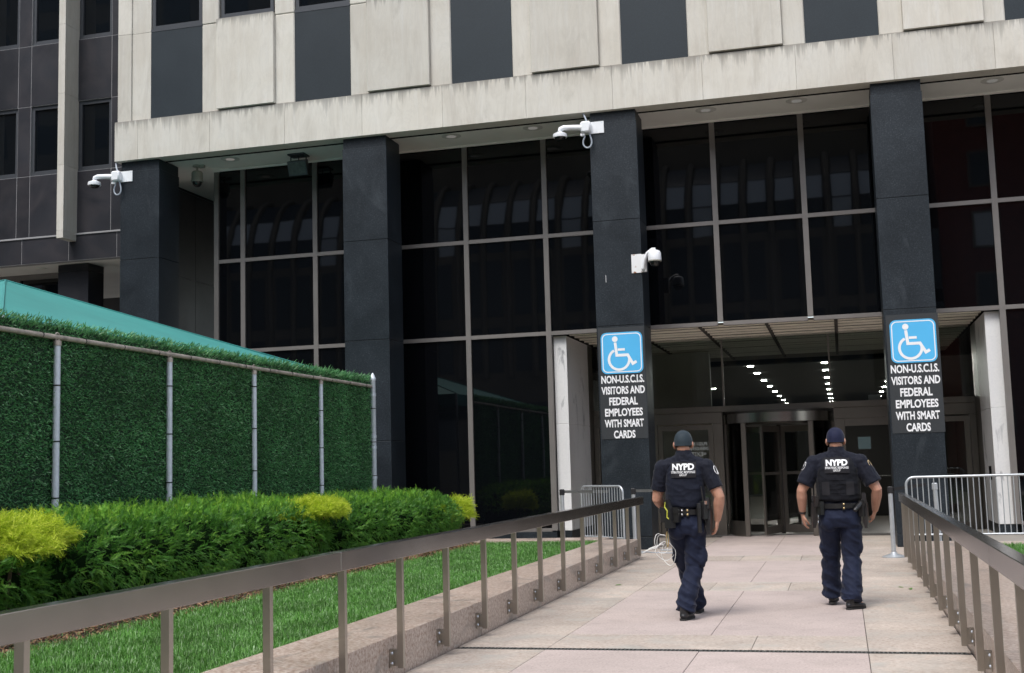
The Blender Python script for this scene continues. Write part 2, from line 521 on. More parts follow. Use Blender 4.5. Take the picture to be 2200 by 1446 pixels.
XL, XR = -3.386, 0.917           # faces of the two low walls
WT = 0.313
walk = MB().box(XL-0.05, XR+0.05, 1.2, 27.6, -0.05, -0.010).build('walkway', M['joint_dark'])
tag(walk, 'stone paved walkway between the two railings', 'walkway', kind='structure')
def paver(mat, x0, x1, y0, y1):
    j = 0.0022 if (x0 > -2.6 and x1 < 0.2) else 0.0035
    h = rnd.uniform(-0.0012, 0.0012)
    o = MB().box(x0+j, x1-j, y0+j, y1-j, -0.04, h, 0.003).build('paver', mat, walk)
    return o
yl = [2.85+1.292*k for k in range(20)]
for a, b in zip(yl[:-1], yl[1:]):
    if b > 26.6: break
    if a < 10.34 < b:
        paver(M['paver_beige'], XL+0.006, -2.56, a, 10.335); paver(M['paver_beige'], XL+0.006, -2.56, 10.455, b)
    else: paver(M['paver_beige'], XL+0.006 if b < 20.7 else -4.6, -2.56, a, b)
yr = [2.70+1.300*k for k in range(20)]
for a, b in zip(yr[:-1], yr[1:]):
    if b > 26.6: break
    if a < 10.34 < b:
        paver(M['paver_beige'], 0.12, XR-0.006, a, 10.335); paver(M['paver_beige'], 0.12, XR-0.006, 10.455, b)
    else: paver(M['paver_beige'], 0.12, XR-0.006 if b < 19.9 else 2.2, a, b)
for (y0, y1, xs, mt) in [(1.25, 5.0, [-2.56, -1.24, 0.12], 'paver_pink'), (5.0, 5.9, [-2.56, -1.6, -0.7, 0.12], 'paver_beige'),
                         (5.9, 10.335, [-2.56, -1.24, 0.12], 'paver_pink'), (10.455, 11.31, [-2.56, -0.82, 0.12], 'paver_beige'),
                         (11.31, 15.2, [-2.56, -1.24, 0.12], 'paver_pink'), (15.2, 16.28, [-2.56, -1.67, -0.72, 0.12], 'paver_beige'),
                         (16.28, 19.78, [-2.56, -1.24, 0.12], 'paver_pink'), (19.78, 20.9, [-2.56, -1.67, -0.72, 0.12], 'paver_beige'),
                         (20.9, 23.6, [-2.56, -1.24, 0.12], 'paver_pink'), (23.6, 26.6, [-2.56, -1.24, 0.12], 'paver_pink')]:
    for a, b in zip(xs[:-1], xs[1:]): paver(M[mt], a, b, y0, y1)

# trench drain
dr = thing('trench_drain', 'narrow slotted metal drain crossing the stone walkway', 'drain', (-1.2, 10.395, 0))
MB().box(XL+0.03, XR-0.03, 10.339, 10.451, -0.045, -0.030).build('channel', M['black'], dr)
M['grate'] = simple('grate_metal', (0.13, 0.135, 0.13), 0.5, 0.6, var=0.2, nscale=20)
ng = 8
gl = (XR-XL-0.08)/ng
for k in range(ng):
    x0 = XL+0.04+k*gl+0.003; x1 = x0+gl-0.006
    m = MB()
    m.box(x0, x1, 10.341, 10.353, -0.022, -0.0005).box(x0, x1, 10.437, 10.449, -0.022, -0.0005)
    n = int(gl/0.034)
    for i in range(n+1):
        xx = x0+0.006+(x1-x0-0.012)*i/n
        m.box(xx-0.006, xx+0.006, 10.3525, 10.4375, -0.018, -0.0012)
    m.build('grate', M['grate'], dr)
# low walls
def low_wall(label, xf, xb, ys):
    w = thing('granite_wall', label, 'wall', ((xf+xb)/2, (ys[0]+ys[-1])/2, 0), 'low granite walls along the walkway')
    for a, b in zip(ys[:-1], ys[1:]):
        MB().box(min(xf, xb), max(xf, xb), a+0.002, b-0.002, -0.05, WT+rnd.uniform(-0.001, 0.001), 0.004).build('stone_block', M['granite_red'], w)
    return w
low_wall('low red granite wall beside the hedge and lawn', XL, -4.035, [-0.5, 1.6, 3.9, 6.3, 8.66, 11.2, 13.75, 16.27, 18.6, 20.66])
low_wall('low red granite wall below the railing at the stanchion post', XR, 1.56, [-0.5, 1.9, 4.4, 6.9, 9.4, 11.9, 14.4, 16.9, 19.25])
ew = thing('granite_kerb', 'low red granite kerb closing the lawn beside the marble pier', 'kerb', (-7.5, 21.0, 0))
for a, b in zip([-11.2, -9.1, -7.0, -5.2], [-9.1, -7.0, -5.2, -4.037]):
    MB().box(a+0.002, b-0.002, 20.67, 21.30, -0.05, WT, 0.004).build('stone_block', M['granite_red'], ew)
ew = thing('granite_kerb', 'low granite kerb behind the grass strip under the long steel barricade', 'kerb', (3, 18.9, 0))
for a, b in zip([1.563, 3.4], [3.4, 5.6]):
    MB().box(a+0.002, b-0.002, 18.55, 19.15, -0.05, WT-0.003, 0.004).build('stone_block', M['granite_red'], ew)
o = MB().box(-24, -4.62, 21.302, 26.0, -0.05, 0.10).build('landing', M['concrete']); tag(o, 'stone landing below the dark glass front', 'landing', kind='structure')
o = MB().box(2.22, 20, 19.152, 26.0, -0.05, 0.10).build('landing', M['concrete']); tag(o, 'stone landing behind the long steel barricade', 'landing', kind='structure')

LZ = 0.262
o = MB().box(-6.16, -4.037, 2.0, 20.668, -0.05, LZ).build('lawn', M['turf']); tag(o, 'lawn bed between the granite wall and the hedge', 'lawn', kind='structure')
o = MB().add([(x, y, z) for y in (2.0, 20.668) for (x, z) in ((-6.162, -0.05), (-6.162, LZ+0.004), (-6.95, LZ+0.10), (-24.0, LZ+0.075), (-24.0, -0.05))], [(0, 1, 2, 3, 4), (9, 8, 7, 6, 5)]+[(k, (k+1) % 5, 5+(k+1) % 5, 5+k) for k in range(5)]).build('mulch_bed', M['soil']); tag(o, 'brown mulch bed under the hedge', 'mulch bed', kind='structure')
o = MB().box(1.562, 5.6, 2.0, 18.548, -0.05, LZ).build('lawn', M['turf']); tag(o, 'grass strip behind the right hand granite wall', 'lawn', kind='structure')

rng = np.random.default_rng(11)
def blades(name, xy, z0, hmin, hmax, w, lean, mat):
    n = len(xy)
    h = rng.uniform(hmin, hmax, n); az = rng.uniform(0, 2*PI, n); ln = rng.uniform(0.1, 1, n)*lean
    dx, dy = np.cos(az), np.sin(az)
    sx, sy = -dy, dx
    ww = w*rng.uniform(0.6, 1.2, n)
    v = np.empty((n, 5, 3), dtype=np.float32)
    bx, by = xy[:, 0], xy[:, 1]
    v[:, 0] = np.stack([bx-sx*ww, by-sy*ww, np.full(n, z0)], 1)
    v[:, 1] = np.stack([bx+sx*ww, by+sy*ww, np.full(n, z0)], 1)
    mx, my, mz = bx+dx*h*ln*0.35, by+dy*h*ln*0.35, z0+h*0.62
    v[:, 2] = np.stack([mx+sx*ww*0.8, my+sy*ww*0.8, mz], 1)
    v[:, 3] = np.stack([mx-sx*ww*0.8, my-sy*ww*0.8, mz], 1)
    v[:, 4] = np.stack([bx+dx*h*ln, by+dy*h*ln, z0+h*(1-0.35*ln)], 1)
    b = np.arange(n, dtype=np.int32)[:, None]*5
    f = np.concatenate([b+np.array([0, 1, 2]), b+np.array([0, 2, 3]), b+np.array([3, 2, 4])], 0)
    return fast_mesh(name, v.reshape(-1, 3), f, mat)
def lawn_points(x0, x1, y0, y1, d0, d1):
    pts = []
    for ya in np.arange(y0, y1, 0.5):
        yb = min(ya+0.5, y1)
        t = (ya-y0)/(y1-y0)
        d = d0*(1-t)+d1*t
        n = int((x1-x0)*(yb-ya)*d)
        pts.append(np.stack([rng.uniform(x0, x1, n), rng.uniform(ya, yb, n)], 1))
    return np.concatenate(pts)
p = lawn_points(-6.36, -4.045, 4.0, 20.64, 5200, 3000)
cl = np.array([noise.noise(Vector((a*1.7, b*1.7, 0.3))) for a, b in p])
keep = (p[:, 0] > -6.12+0.05*np.sin(p[:, 1]*2.3)+0.05*np.sin(p[:, 1]*5.1)) | (rng.random(len(p)) < 0.10)
p = p[keep]
o = new_obj('grass', blades('grass', p, LZ-0.004, 0.035, 0.080, 0.0028, 1.0, M['grass']))
tag(o, 'mown green grass between the granite wall and the hedge', 'grass', kind='stuff')
p = lawn_points(1.575, 3.1, 8.0, 18.53, 4200, 2600)
o = new_obj('grass', blades('grass', p, LZ-0.004, 0.05, 0.115, 0.0034, 1.0, M['grass']))
tag(o, 'strip of green grass behind the railing at the steel barricade', 'grass', kind='stuff')
# mulch chips
n = 26000
xy = np.stack([rng.uniform(-7.3, -6.02, n)-np.abs(rng.normal(0, 0.02, n)), rng.uniform(4.0, 20.6, n)], 1)
az = rng.uniform(0, 2*PI, n); tl = rng.uniform(-0.5, 0.5, n); L = rng.uniform(0.010, 0.032, n); W = rng.uniform(0.003, 0.007, n)
dx, dy = np.cos(az), np.sin(az)
c = np.stack([xy[:, 0], xy[:, 1], LZ+0.012+0.122*np.clip((-6.162-xy[:, 0]), 0, 0.79)+rng.uniform(-0.006, 0.016, n)], 1)
a = np.stack([dx*L*np.cos(tl), dy*L*np.cos(tl), L*np.sin(tl)], 1); s = np.stack([-dy*W, dx*W, rng.uniform(-0.5, 0.5, n)*W], 1)
v = np.stack([c-a-s, c-a+s, c+a+s, c+a-s], 1).reshape(-1, 3)
f = np.arange(n*4, dtype=np.int32).reshape(-1, 4)
o = new_obj('mulch', fast_mesh('mulch', v, f, M['mulch'])); tag(o, 'brown shredded bark mulch along the foot of the hedge', 'mulch', kind='stuff')

# ------------------------------------------------------------------ main office building
Y0, YG, ZS = 22.60, 24.10, 8.41
bld = thing('office_building', 'pale stone office block on dark granite columns with black glass front', 'building', (-3.0, 23.5, 0))
XB0, XB1 = -14.84, 9.0
# columns
colx = [(-14.75, -13.81), (-9.57, -8.61), (-4.39, -3.47), (0.862, 1.768), (6.06, 6.98)]
for (a, b) in colx:
    d = 0.82
    core = MB().box(a+0.02, b-0.02, Y0+0.02, Y0+d-0.02, 0.0, ZS-0.02).build('column', M['joint_dark'], bld)
    zz = [0.0, 0.235, 2.185, 4.215, 6.255, 8.19]
    for z0, z1 in zip(zz[:-1], zz[1:]):
        MB().box(a, b, Y0, Y0+d, z0+0.003, z1-0.003, 0.006).build('granite_slab', M['granite_dark'], core)
    MB().box(a+0.015, b-0.015, Y0+0.015, Y0+d-0.015, 8.19, ZS-0.003).build('granite_slab', M['granite_dark'], core)
# beam stones
jx = [XB0, -14.27]+[-12.55+1.732*k for k in range(12)]+[XB1]
for a, b in zip(jx[:-1], jx[1:]):
    MB().box(a+0.0015, b-0.0015, Y0-0.10, Y0+0.32, ZS, 9.28, 0.004).build('beam_stone', M['limestone_beam'], bld)
MB().box(XB0+0.01, XB1, Y0-0.04, Y0+0.34, ZS+0.006, ZS+0.012).build('beam_bottom', M['soffit'], bld)
# upper wall
dark = [(-14.0, -12.755), (-10.6, -9.345), (-7.16, -5.885), (-3.695, -2.41), (-0.23, 1.092), (3.26, 4.56), (6.74, 8.04)]
rais = [(-12.36, -11.05), (-8.935, -7.613), (-5.475, -4.143), (-2.0, -0.653), (1.525, 2.882), (5.0, 6.33)]
ZP, ZT = 9.283, 14.4
edges = sorted([e for e in dark+rais])
MB().box(XB0+0.06, XB1, Y0+0.14, Y0+0.30, ZP, ZT).build('backing_wall', M['black'], bld)
piers = [(-14.79, -14.0)]
for (a, b), (c2, d2) in zip(edges[:-1], edges[1:]): piers.append((b, c2))
piers.append((edges[-1][1], XB1))
for (a, b) in piers:
    for z0, z1 in ((ZP, 11.235), (11.235, 13.2), (13.2, ZT)):
        if b-a > 0.6 and a < -14:
            MB().box(a, a+0.33, Y0-0.065, Y0+0.30, z0+0.0015, z1-0.0015, 0.004).build('pier_stone', M['limestone'], bld)
            MB().box(a+0.333, b, Y0-0.03, Y0+0.30, z0+0.0015, z1-0.0015, 0.004).build('pier_stone', M['limestone'], bld)
        else:
            MB().box(a, b, Y0-0.05, Y0+0.30, z0+0.0015, z1-0.0015, 0.02).build('pier_stone', M['limestone'], bld)
def upper_window(a, b, z0, z1):
    w = MB()
    fy0, fy1 = Y0-0.005, Y0+0.10
    fr = 0.075
    w.box(a, b, fy0-0.03, fy1, z0, z0+0.06); w.box(a+0.02, b-0.02, fy0, fy1, z0+0.06, z0+0.06+fr)
    w.box(a+0.02, a+0.02+fr, fy0, fy1, z0+0.06+fr, z1); w.box(b-0.02-fr, b-0.02, fy0, fy1, z0+0.06+fr, z1)
    f_ = w.build('window', M['frame_dark'], bld)
    MB().box(a+0.02+fr, b-0.02-fr, Y0+0.03, Y0+0.05, z0+0.06+fr, z1).build('pane', M['glass_win'], f_)
for (a, b) in dark:
    MB().box(a+0.002, b-0.002, Y0-0.03, Y0+0.20, ZP+0.002, 11.225, 0.003).build('granite_panel', M['granite_panel'], bld)
    upper_window(a, b, 11.23, 13.1)
    MB().box(a+0.002, b-0.002, Y0-0.03, Y0+0.20, 13.1, ZT).build('granite_panel', M['granite_panel'], bld)
for (a, b) in rais:
    MB().box(a-0.01, b+0.01, Y0-0.145, Y0+0.20, ZP+0.03, 11.285, 0.006).build('raised_panel', M['limestone_panel'], bld)
    upper_window(a+0.02, b-0.02, 11.29, 13.1)
    MB().box(a-0.01, b+0.01, Y0-0.13, Y0+0.20, 13.1, ZT).build('raised_panel', M['limestone_panel'], bld)
MB().box(XB0+0.08, XB1, Y0+0.32, 44, ZS+0.30, 70).build('tower_block', M['limestone'], bld)
MB().box(XB0+0.03, XB1, Y0+0.265, Y0+0.345, ZS-0.006, ZS+0.004).build('drip_reveal', M['black'], bld)
# soffit
MB().box(XB0+0.02, XB1, Y0+0.325, YG-0.06, ZS+0.02, ZS+0.06).build('soffit', M['soffit'], bld)
MB().box(XB0+0.02, -13.32, YG-0.058, 30.0, ZS+0.022, ZS+0.06).build('soffit', M['soffit'], bld)
MB().box(-13.30, XB1, YG-0.085, YG-0.06, ZS-0.02, ZS+0.02).build('soffit_trim', M['soffit'], bld)
M['downlight'] = simple('downlight_trim', (0.86, 0.84, 0.78), 0.4)
M['trim_ring'] = simple('trim_ring', (0.58, 0.57, 0.54), 0.6)
M['downlight_lens'] = emit('downlight_lens', (1.0, 0.96, 0.88), 0.09)  # faint glow added only to make the lens stand out from the soffit
for x in (-12.47, -7.42, -5.68, -2.19, -0.46, 3.06, 4.8):
    yy = 23.25
    o = MB().lathe((x, yy, ZS), [(0.145, 0.012), (0.15, 0.018), (0.15, 0.022), (0.11, 0.022)], 20).build('downlight', M['downlight'], bld, smooth=True)
    MB().lathe((x, yy, ZS), [(0.10, 0.005), (0.105, 0.012), (0.02, 0.013)], 16).build('diffuser', M['downlight_lens'], o, smooth=True)
    m = MB().lathe((x, yy, ZS), [(0.155, 0.010), (0.205, 0.016), (0.205, 0.021), (0.155, 0.021)], 20)
    m.build('trim_ring', M['trim_ring'], o, smooth=True)
# glazing
mx = [-12.592, -10.85, -9.12, -7.398, -5.672, -3.93, -2.171, -0.435, 1.30, 3.05, 4.78, 6.5, 8.2]
ZROW = [6.34, 4.31]
ym0, ym1 = YG-0.06, YG+0.06
mw = 0.053
def mull(x, z0, z1, w=mw): MB().box(x-w, x+w, ym0, ym1, z0, z1).build('mullion', M['mullion'], bld)
mull(-13.245, 0.30, ZS-0.02, 0.055)
for x in mx:
    low = 0.30 if (x < -5.6 or x > 3.0) else 4.352
    mull(x, low, ZS-0.02)
xs = [-13.245]+mx
for a, b in zip(xs[:-1], xs[1:]):
    for zc in ZROW:
        MB().box(a+mw+0.002, b-mw-0.002, ym0+0.006, ym1-0.006, zc-0.04, zc+0.04).build('transom', M['mullion'], bld)
    zs = [4.35, 6.30, 6.38, ZS-0.02]
    MB().box(a+mw, b-mw, YG-0.012, YG+0.012, 4.352, 6.298).build('glass_pane', M['glass_dark'], bld)
    MB().box(a+mw, b-mw, YG-0.012, YG+0.012, 6.382, ZS).build('glass_pane', M['glass_dark'], bld)
    if b < -5.6 or a > 3.0:
        MB().box(a+mw, b-mw, YG-0.012, YG+0.012, 0.35, 4.268).build('glass_pane', M['glass_dark'], bld)
        MB().box(a+mw+0.002, b-mw-0.002, ym0+0.006, ym1-0.006, 0.28, 0.348).build('sill', M['mullion'], bld)
MB().box(-13.30, -5.62, YG-0.09, YG+0.20, 0.0, 0.278).build('base_course', M['granite_dark'], bld)
MB().box(3.10, XB1, YG-0.09, YG+0.20, 0.0, 0.278).build('base_course', M['granite_dark'], bld)
# dark interior behind the black glass, closed box
MB().box(-13.25, -5.75, YG+0.3, YG+0.34, 0, ZS).build('inner_wall', M['black'], bld)
MB().box(-5.75, XB1, YG+0.3, YG+0.34, 4.70, ZS).build('inner_wall', M['black'], bld)
MB().box(3.4, XB1, YG+0.3, YG+0.34, 0, 4.70).build('inner_wall', M['black'], bld)

# ------------------------------------------------------------------ entrance
YI = 26.75
for (a, b, y1, tx) in ((-5.605, -5.335, 26.3, 'l'), (2.735, 3.10, 25.85, 'r')):
    for z0, z1 in ((0.29, 2.45), (2.45, 4.255)):
        MB().box(a, b, YG+0.07, y1, z0+0.002, z1-0.002, 0.004).build('marble_slab', M['marble'], bld)
    MB().box(a+0.01, b-0.01, YG+0.08, y1-0.01, 0.0, 0.288).build('base_course', M['granite_dark'], bld)
    MB().box(a, b, y1+0.003, YI+0.05, 0.0, 4.255).build('door_jamb', M['bronze'], bld)
# louvred ceiling
M['ceiling_void'] = simple('ceiling_void', (0.20, 0.18, 0.15), 0.8)
MB().box(-5.33, 2.73, YG+0.12, 33.0, 4.302, 4.34).build('ceiling_void', M['ceiling_void'], bld)
cbx = [-3.94, -2.60, -1.29, 0.035, 1.36]
for x in cbx: MB().box(x-0.03, x+0.03, YG+0.07, 32.2, 4.258, 4.30).build('ceiling_bar', M['joint_dark'], bld)
ex = [-5.33]+cbx+[2.73]
sp = 0.50
ns = int((32.0-YG-0.1)/sp)
slat_mesh = {}
for i in range(len(ex)-1):
    a, b = ex[i]+0.035, ex[i+1]-0.035
    me = MB().box(a, b, -0.012, 0.012, 0.0, 0.0375).box(a, b, -0.05, -0.0125, 0.030, 0.0375).mesh('slat', M['slat'])
    for k in range(ns):
        o = new_obj('slat', me, bld)
        o.location = Vector((0, YG+0.22+sp*k, 4.262+0.003*math.sin(k*2.1+i)))-bld.location
# inner glass wall
bz0, bz1 = 2.53, 2.80
MB().box(-5.33, 2.73, YI-0.07, YI+0.07, bz0+0.14, bz1, 0.006).build('door_header', M['bronze'], bld)
MB().box(-5.33, -2.47, YI-0.055, YI+0.055, bz0-0.10, bz0+0.137, 0.006).build('door_header', M['bronze'], bld)
MB().box(-0.12, 2.73, YI-0.055, YI+0.055, bz0-0.10, bz0+0.137, 0.006).build('door_header', M['bronze'], bld)
gx = [-5.33, -2.42, -0.15, 2.73]
for x in gx[1:-1]: MB().box(x-0.018, x+0.018, YI-0.06, YI+0.03, bz1+0.001, 4.25).build('glass_mullion', M['mullion'], bld)
for a, b in zip(gx[:-1], gx[1:]):
    MB().box(a+0.02, b-0.02, YI-0.008, YI+0.008, bz1+0.002, 4.25).build('glass_pane', M['glass_clear'], bld)
def door(x0, x1, z1, y, name='door'):
    f_ = MB().box(x0, x0+0.10, y-0.03, y+0.03, 0.02, z1).box(x1-0.10, x1, y-0.03, y+0.03, 0.02, z1)
    f_.box(x0+0.10, x1-0.10, y-0.03, y+0.03, z1-0.11, z1).box(x0+0.10, x1-0.10, y-0.03, y+0.03, 0.02, 0.22)
    dd = f_.build(name, M['bronze'], bld)
    MB().box(x0+0.10, x1-0.10, y-0.006, y+0.006, 0.22, z1-0.11).build('pane', M['glass_clear'], dd)
    MB().tube([(x0+0.16, y-0.05, 0.95), (x0+0.16, y-0.10, 1.0), (x0+0.16, y-0.10, 1.35), (x0+0.16, y-0.05, 1.40)], 0.012, 8).build('handle', M['bronze_dark'], dd)
    return dd
jz = bz0-0.10
for (a, b) in ((-5.33, -5.20), (-3.99, -3.90), (-2.68, -2.47), (-0.12, 0.10), (1.30, 1.40), (2.60, 2.73)):
    MB().box(a+0.001, b-0.001, YI-0.06, YI+0.06, 0.0, jz-0.002, 0.005).build('door_jamb', M['bronze'], bld)
d1 = door(-3.89, -2.69, jz-0.03, YI); d2 = door(-5.19, -4.0, jz-0.03, YI); d3 = door(1.41, 2.59, jz-0.03, YI)
MB().box(0.10, 1.30, YI-0.05, YI+0.05, jz-0.16, jz-0.003).build('door_header', M['bronze'], bld)
MB().box(-5.33, 2.73, YI-0.10, YI+0.12, 0.0, 0.018).build('threshold', M['mullion'], bld)
# mirrored warning on the emergency exit door
M['sticker'] = simple('sticker_white', (0.55, 0.60, 0.58), 0.6)
for (cx, dd) in ((-3.05, d1), (-4.35, d2)):
    for (body, zz, sz) in (('PUSH FOR', 1.99, 0.10), ('EMERGENCY', 1.89, 0.10), ('=EXIT=', 1.77, 0.13)):
        me = text_mesh(body, sz, M['sticker'], 0.002, 0.95)
        o = new_obj('lettering', me, dd)
        o.rotation_euler = (R(90), 0, 0); o.scale = (-1, 1, 1)
        o.location = Vector((cx, YI-0.010, zz))-bld.location
# revolving door
rc = (-1.30, 27.15); RR = 1.13
def arc(r, a0, a1, n): return [(rc[0]+r*math.cos(R(a0+(a1-a0)*k/n)), rc[1]+r*math.sin(R(a0+(a1-a0)*k/n))) for k in range(n+1)]
def ring(r0, r1, a0, a1, z0, z1, n=24):
    o_ = arc(r1, a0, a1, n); i_ = arc(r0, a0, a1, n)
    m = MB(); v = []; f_ = []
    for (p_, q_) in zip(o_, i_): v += [(p_[0], p_[1], z0), (p_[0], p_[1], z1), (q_[0], q_[1], z1), (q_[0], q_[1], z0)]
    for k in range(n):
        a = 4*k; b = a+4
        f_ += [(a, b, b+1, a+1), (a+1, b+1, b+2, a+2), (a+2, b+2, b+3, a+3), (a+3, b+3, b, a)]
    f_ += [(0, 1, 2, 3), (4*n+3, 4*n+2, 4*n+1, 4*n)]
    return m.add(v, f_)
M['canopy_steel'] = brushed('canopy_steel', (0.40, 0.385, 0.365), 0.25, 1.0, (0.05, 0.05, 1))
rd = ring(RR-0.10, RR+0.06, 180, 360, 2.40, 2.60).build('revolving_door', M['canopy_steel'], bld, smooth=True)
MB().prism(arc(RR+0.04, 180, 360, 24), 2.60, 2.65).build('canopy_top', M['bronze_dark'], rd)
MB().prism(arc(RR-0.10, 0, 359, 28), 2.36, 2.40).build('canopy_ceiling', M['bronze_dark'], rd)
for (a0, a1) in ((180, 232), (308, 360)):
    ring(RR-0.012, RR, a0, a1, 0.32, 2.40, 10).build('curved_pane', M['glass_clear'], rd, smooth=True)
    ring(RR-0.03, RR+0.02, a0, a1, 0.0, 0.32, 10).build('kick_plate', M['bronze'], rd, smooth=True)
for a in (182, 232, 308, 358):
    x, y = rc[0]+RR*math.cos(R(a)), rc[1]+RR*math.sin(R(a))
    MB().box(x-0.055, x+0.055, y-0.05, y+0.05, 0.0, 2.398, 0.01).build('drum_post', M['bronze'], rd)
MB().tube([(rc[0], rc[1], 0.01), (rc[0], rc[1], 2.36)], 0.045, 12).build('centre_shaft', M['bronze_dark'], rd)
for a in (252, 342, 72, 162):
    ux, uy = math.cos(R(a)), math.sin(R(a))
    A = Vector((ux, uy, 0)); B = Vector((-uy, ux, 0)); C_ = Vector((rc[0], rc[1], 0))
    m = MB()
    for (r0, r1, z0, z1) in ((0.05, 0.13, 0.04, 2.33), (0.98, 1.06, 0.04, 2.33), (0.13, 0.98, 0.04, 0.20), (0.13, 0.98, 2.20, 2.33), (0.13, 0.98, 1.28, 1.34)):
        m.obox(C_+A*(r0+r1)/2+Vector((0, 0, (z0+z1)/2)), A, B, (0, 0, 1), (r1-r0)/2, 0.022, (z1-z0)/2)
    w_ = m.build('door_wing', M['bronze'], rd)
    MB().obox(C_+A*0.555+Vector((0, 0, 1.26)), A, B, (0, 0, 1), 0.425, 0.005, 0.94).build('pane', M['glass_clear'], w_)
# lobby
M['lobby_wall'] = simple('lobby_wall', (0.60, 0.57, 0.50), 0.6, var=0.1, nscale=0.8)
M['lobby_dark'] = simple('lobby_dark', (0.045, 0.045, 0.043), 0.6)
M['lobby_floor'] = simple('lobby_floor', (0.22, 0.20, 0.18), 0.3, var=0.1, nscale=4)
MB().box(-12, 9, 26.62, 60, -0.045, -0.004).build('lobby_floor', M['lobby_floor'], bld)
MB().box(-12, 9, 33.02, 60, 4.16, 4.2).build('lobby_ceiling', M['lobby_dark'], bld)
MB().box(-12, 9, 60, 60.2, 0, 4.4).build('lobby_wall', M['lobby_dark'], bld)
MB().box(-7.3, -7.1, YI+0.3, 60, 0, 4.5).build('lobby_wall', M['lobby_dark'], bld)
MB().box(5.2, 5.4, YI-2, 60, 0, 4.5).build('lobby_wall', M['lobby_dark'], bld)
MB().box(-5.33, -2.92, 28.95, 29.15, 0.0, 4.2).build('lobby_wall', M['lobby_wall'], bld)
MB().box(-12, 9, YI+0.3, 60.2, 4.56, 4.60).build('lobby_roof', M['black'], bld)
MB().box(3.12, 5.3, YI-0.05, YI+0.05, 0, 4.5).build('lobby_wall', M['lobby_dark'], bld)
MB().box(-12, -5.34, YI-0.05, YI+0.05, 0, 4.5).build('lobby_wall', M['lobby_dark'], bld)
M['lobby_lamp'] = emit('lobby_lamp', (1.0, 0.97, 0.9), 80.0)
lm = MB().box(-0.075, 0.075, -0.09, 0.09, -0.010, 0.0).mesh('ceiling_lamp', M['lobby_lamp'])
for x in (-4.2, -2.26, -0.31, 1.63):
    for k in range(8):
        if x == -4.2 and k != 3: continue
        o = new_obj('ceiling_lamp', lm, bld); o.location = Vector((x, 32.75+3.28*k if k else 33.3, 4.155))-bld.location
# lobby furniture hinted at behind the glass: security desk screens and partition
M['screen'] = emit('screen_glow', (0.30, 0.50, 0.95), 0.10)
M['screen2'] = emit('screen_pale', (0.35, 0.55, 0.60), 0.05)
for (x0, x1, y, z0, z1, m_) in ((0.25, 0.62, 36, 1.35, 1.62, 'screen'), (1.75, 2.05, 37, 1.35, 1.6, 'screen'), (0.55, 0.95, 42, 1.9, 2.3, 'screen2')):
    s_ = MB().box(x0-0.03, x1+0.03, y, y+0.05, z0-0.03, z1+0.03).box((x0+x1)/2-0.03, (x0+x1)/2+0.03, y+0.01, y+0.05, 0, z0).build('wall_screen', M['lobby_dark'], bld)
    MB().box(x0, x1, y-0.006, y-0.001, z0, z1).build('screen_face', M[m_], s_)
MB().box(-1.0, 3.0, 35.2, 36.0, 0.0, 1.1, 0.02).build('security_desk', M['lobby_dark'], bld)

for x in (0.62, 1.02):
    MB().box(x, x+0.26, YI+0.30, YI+0.55, 2.80, 2.93, 0.01).build('carton', M['soffit'], bld)
MB().box(2.70, 2.733, 24.72, 24.86, 1.10, 1.36, 0.004).build('card_reader', M['black'], bld)
MB().box(-4.175, -4.168, Y0-0.0025, Y0-0.0005, 5.06, 5.20).build('paint_scratch', M['white'], bld)
# ------------------------------------------------------------------ granite wing on the left
wing = thing('office_wing', 'dark granite wing with pale vertical fin beside the stone office block', 'building', (-20, 26, 0))
Y2 = 24.4
def wslab(name, a, b, z0, z1, yf=Y2, g=0.005):
    MB().box(a+g, b-g, yf, yf+0.2, z0+g, z1-g, 0.003).build(name, M['granite_wing'], wing)
    MB().box(a-0.001, b+0.001, yf+0.006, yf+0.18, z0-0.001, z1+0.001).build('joint', M['joint'], wing)
XW = -14.88
zb = [6.72, 7.36]
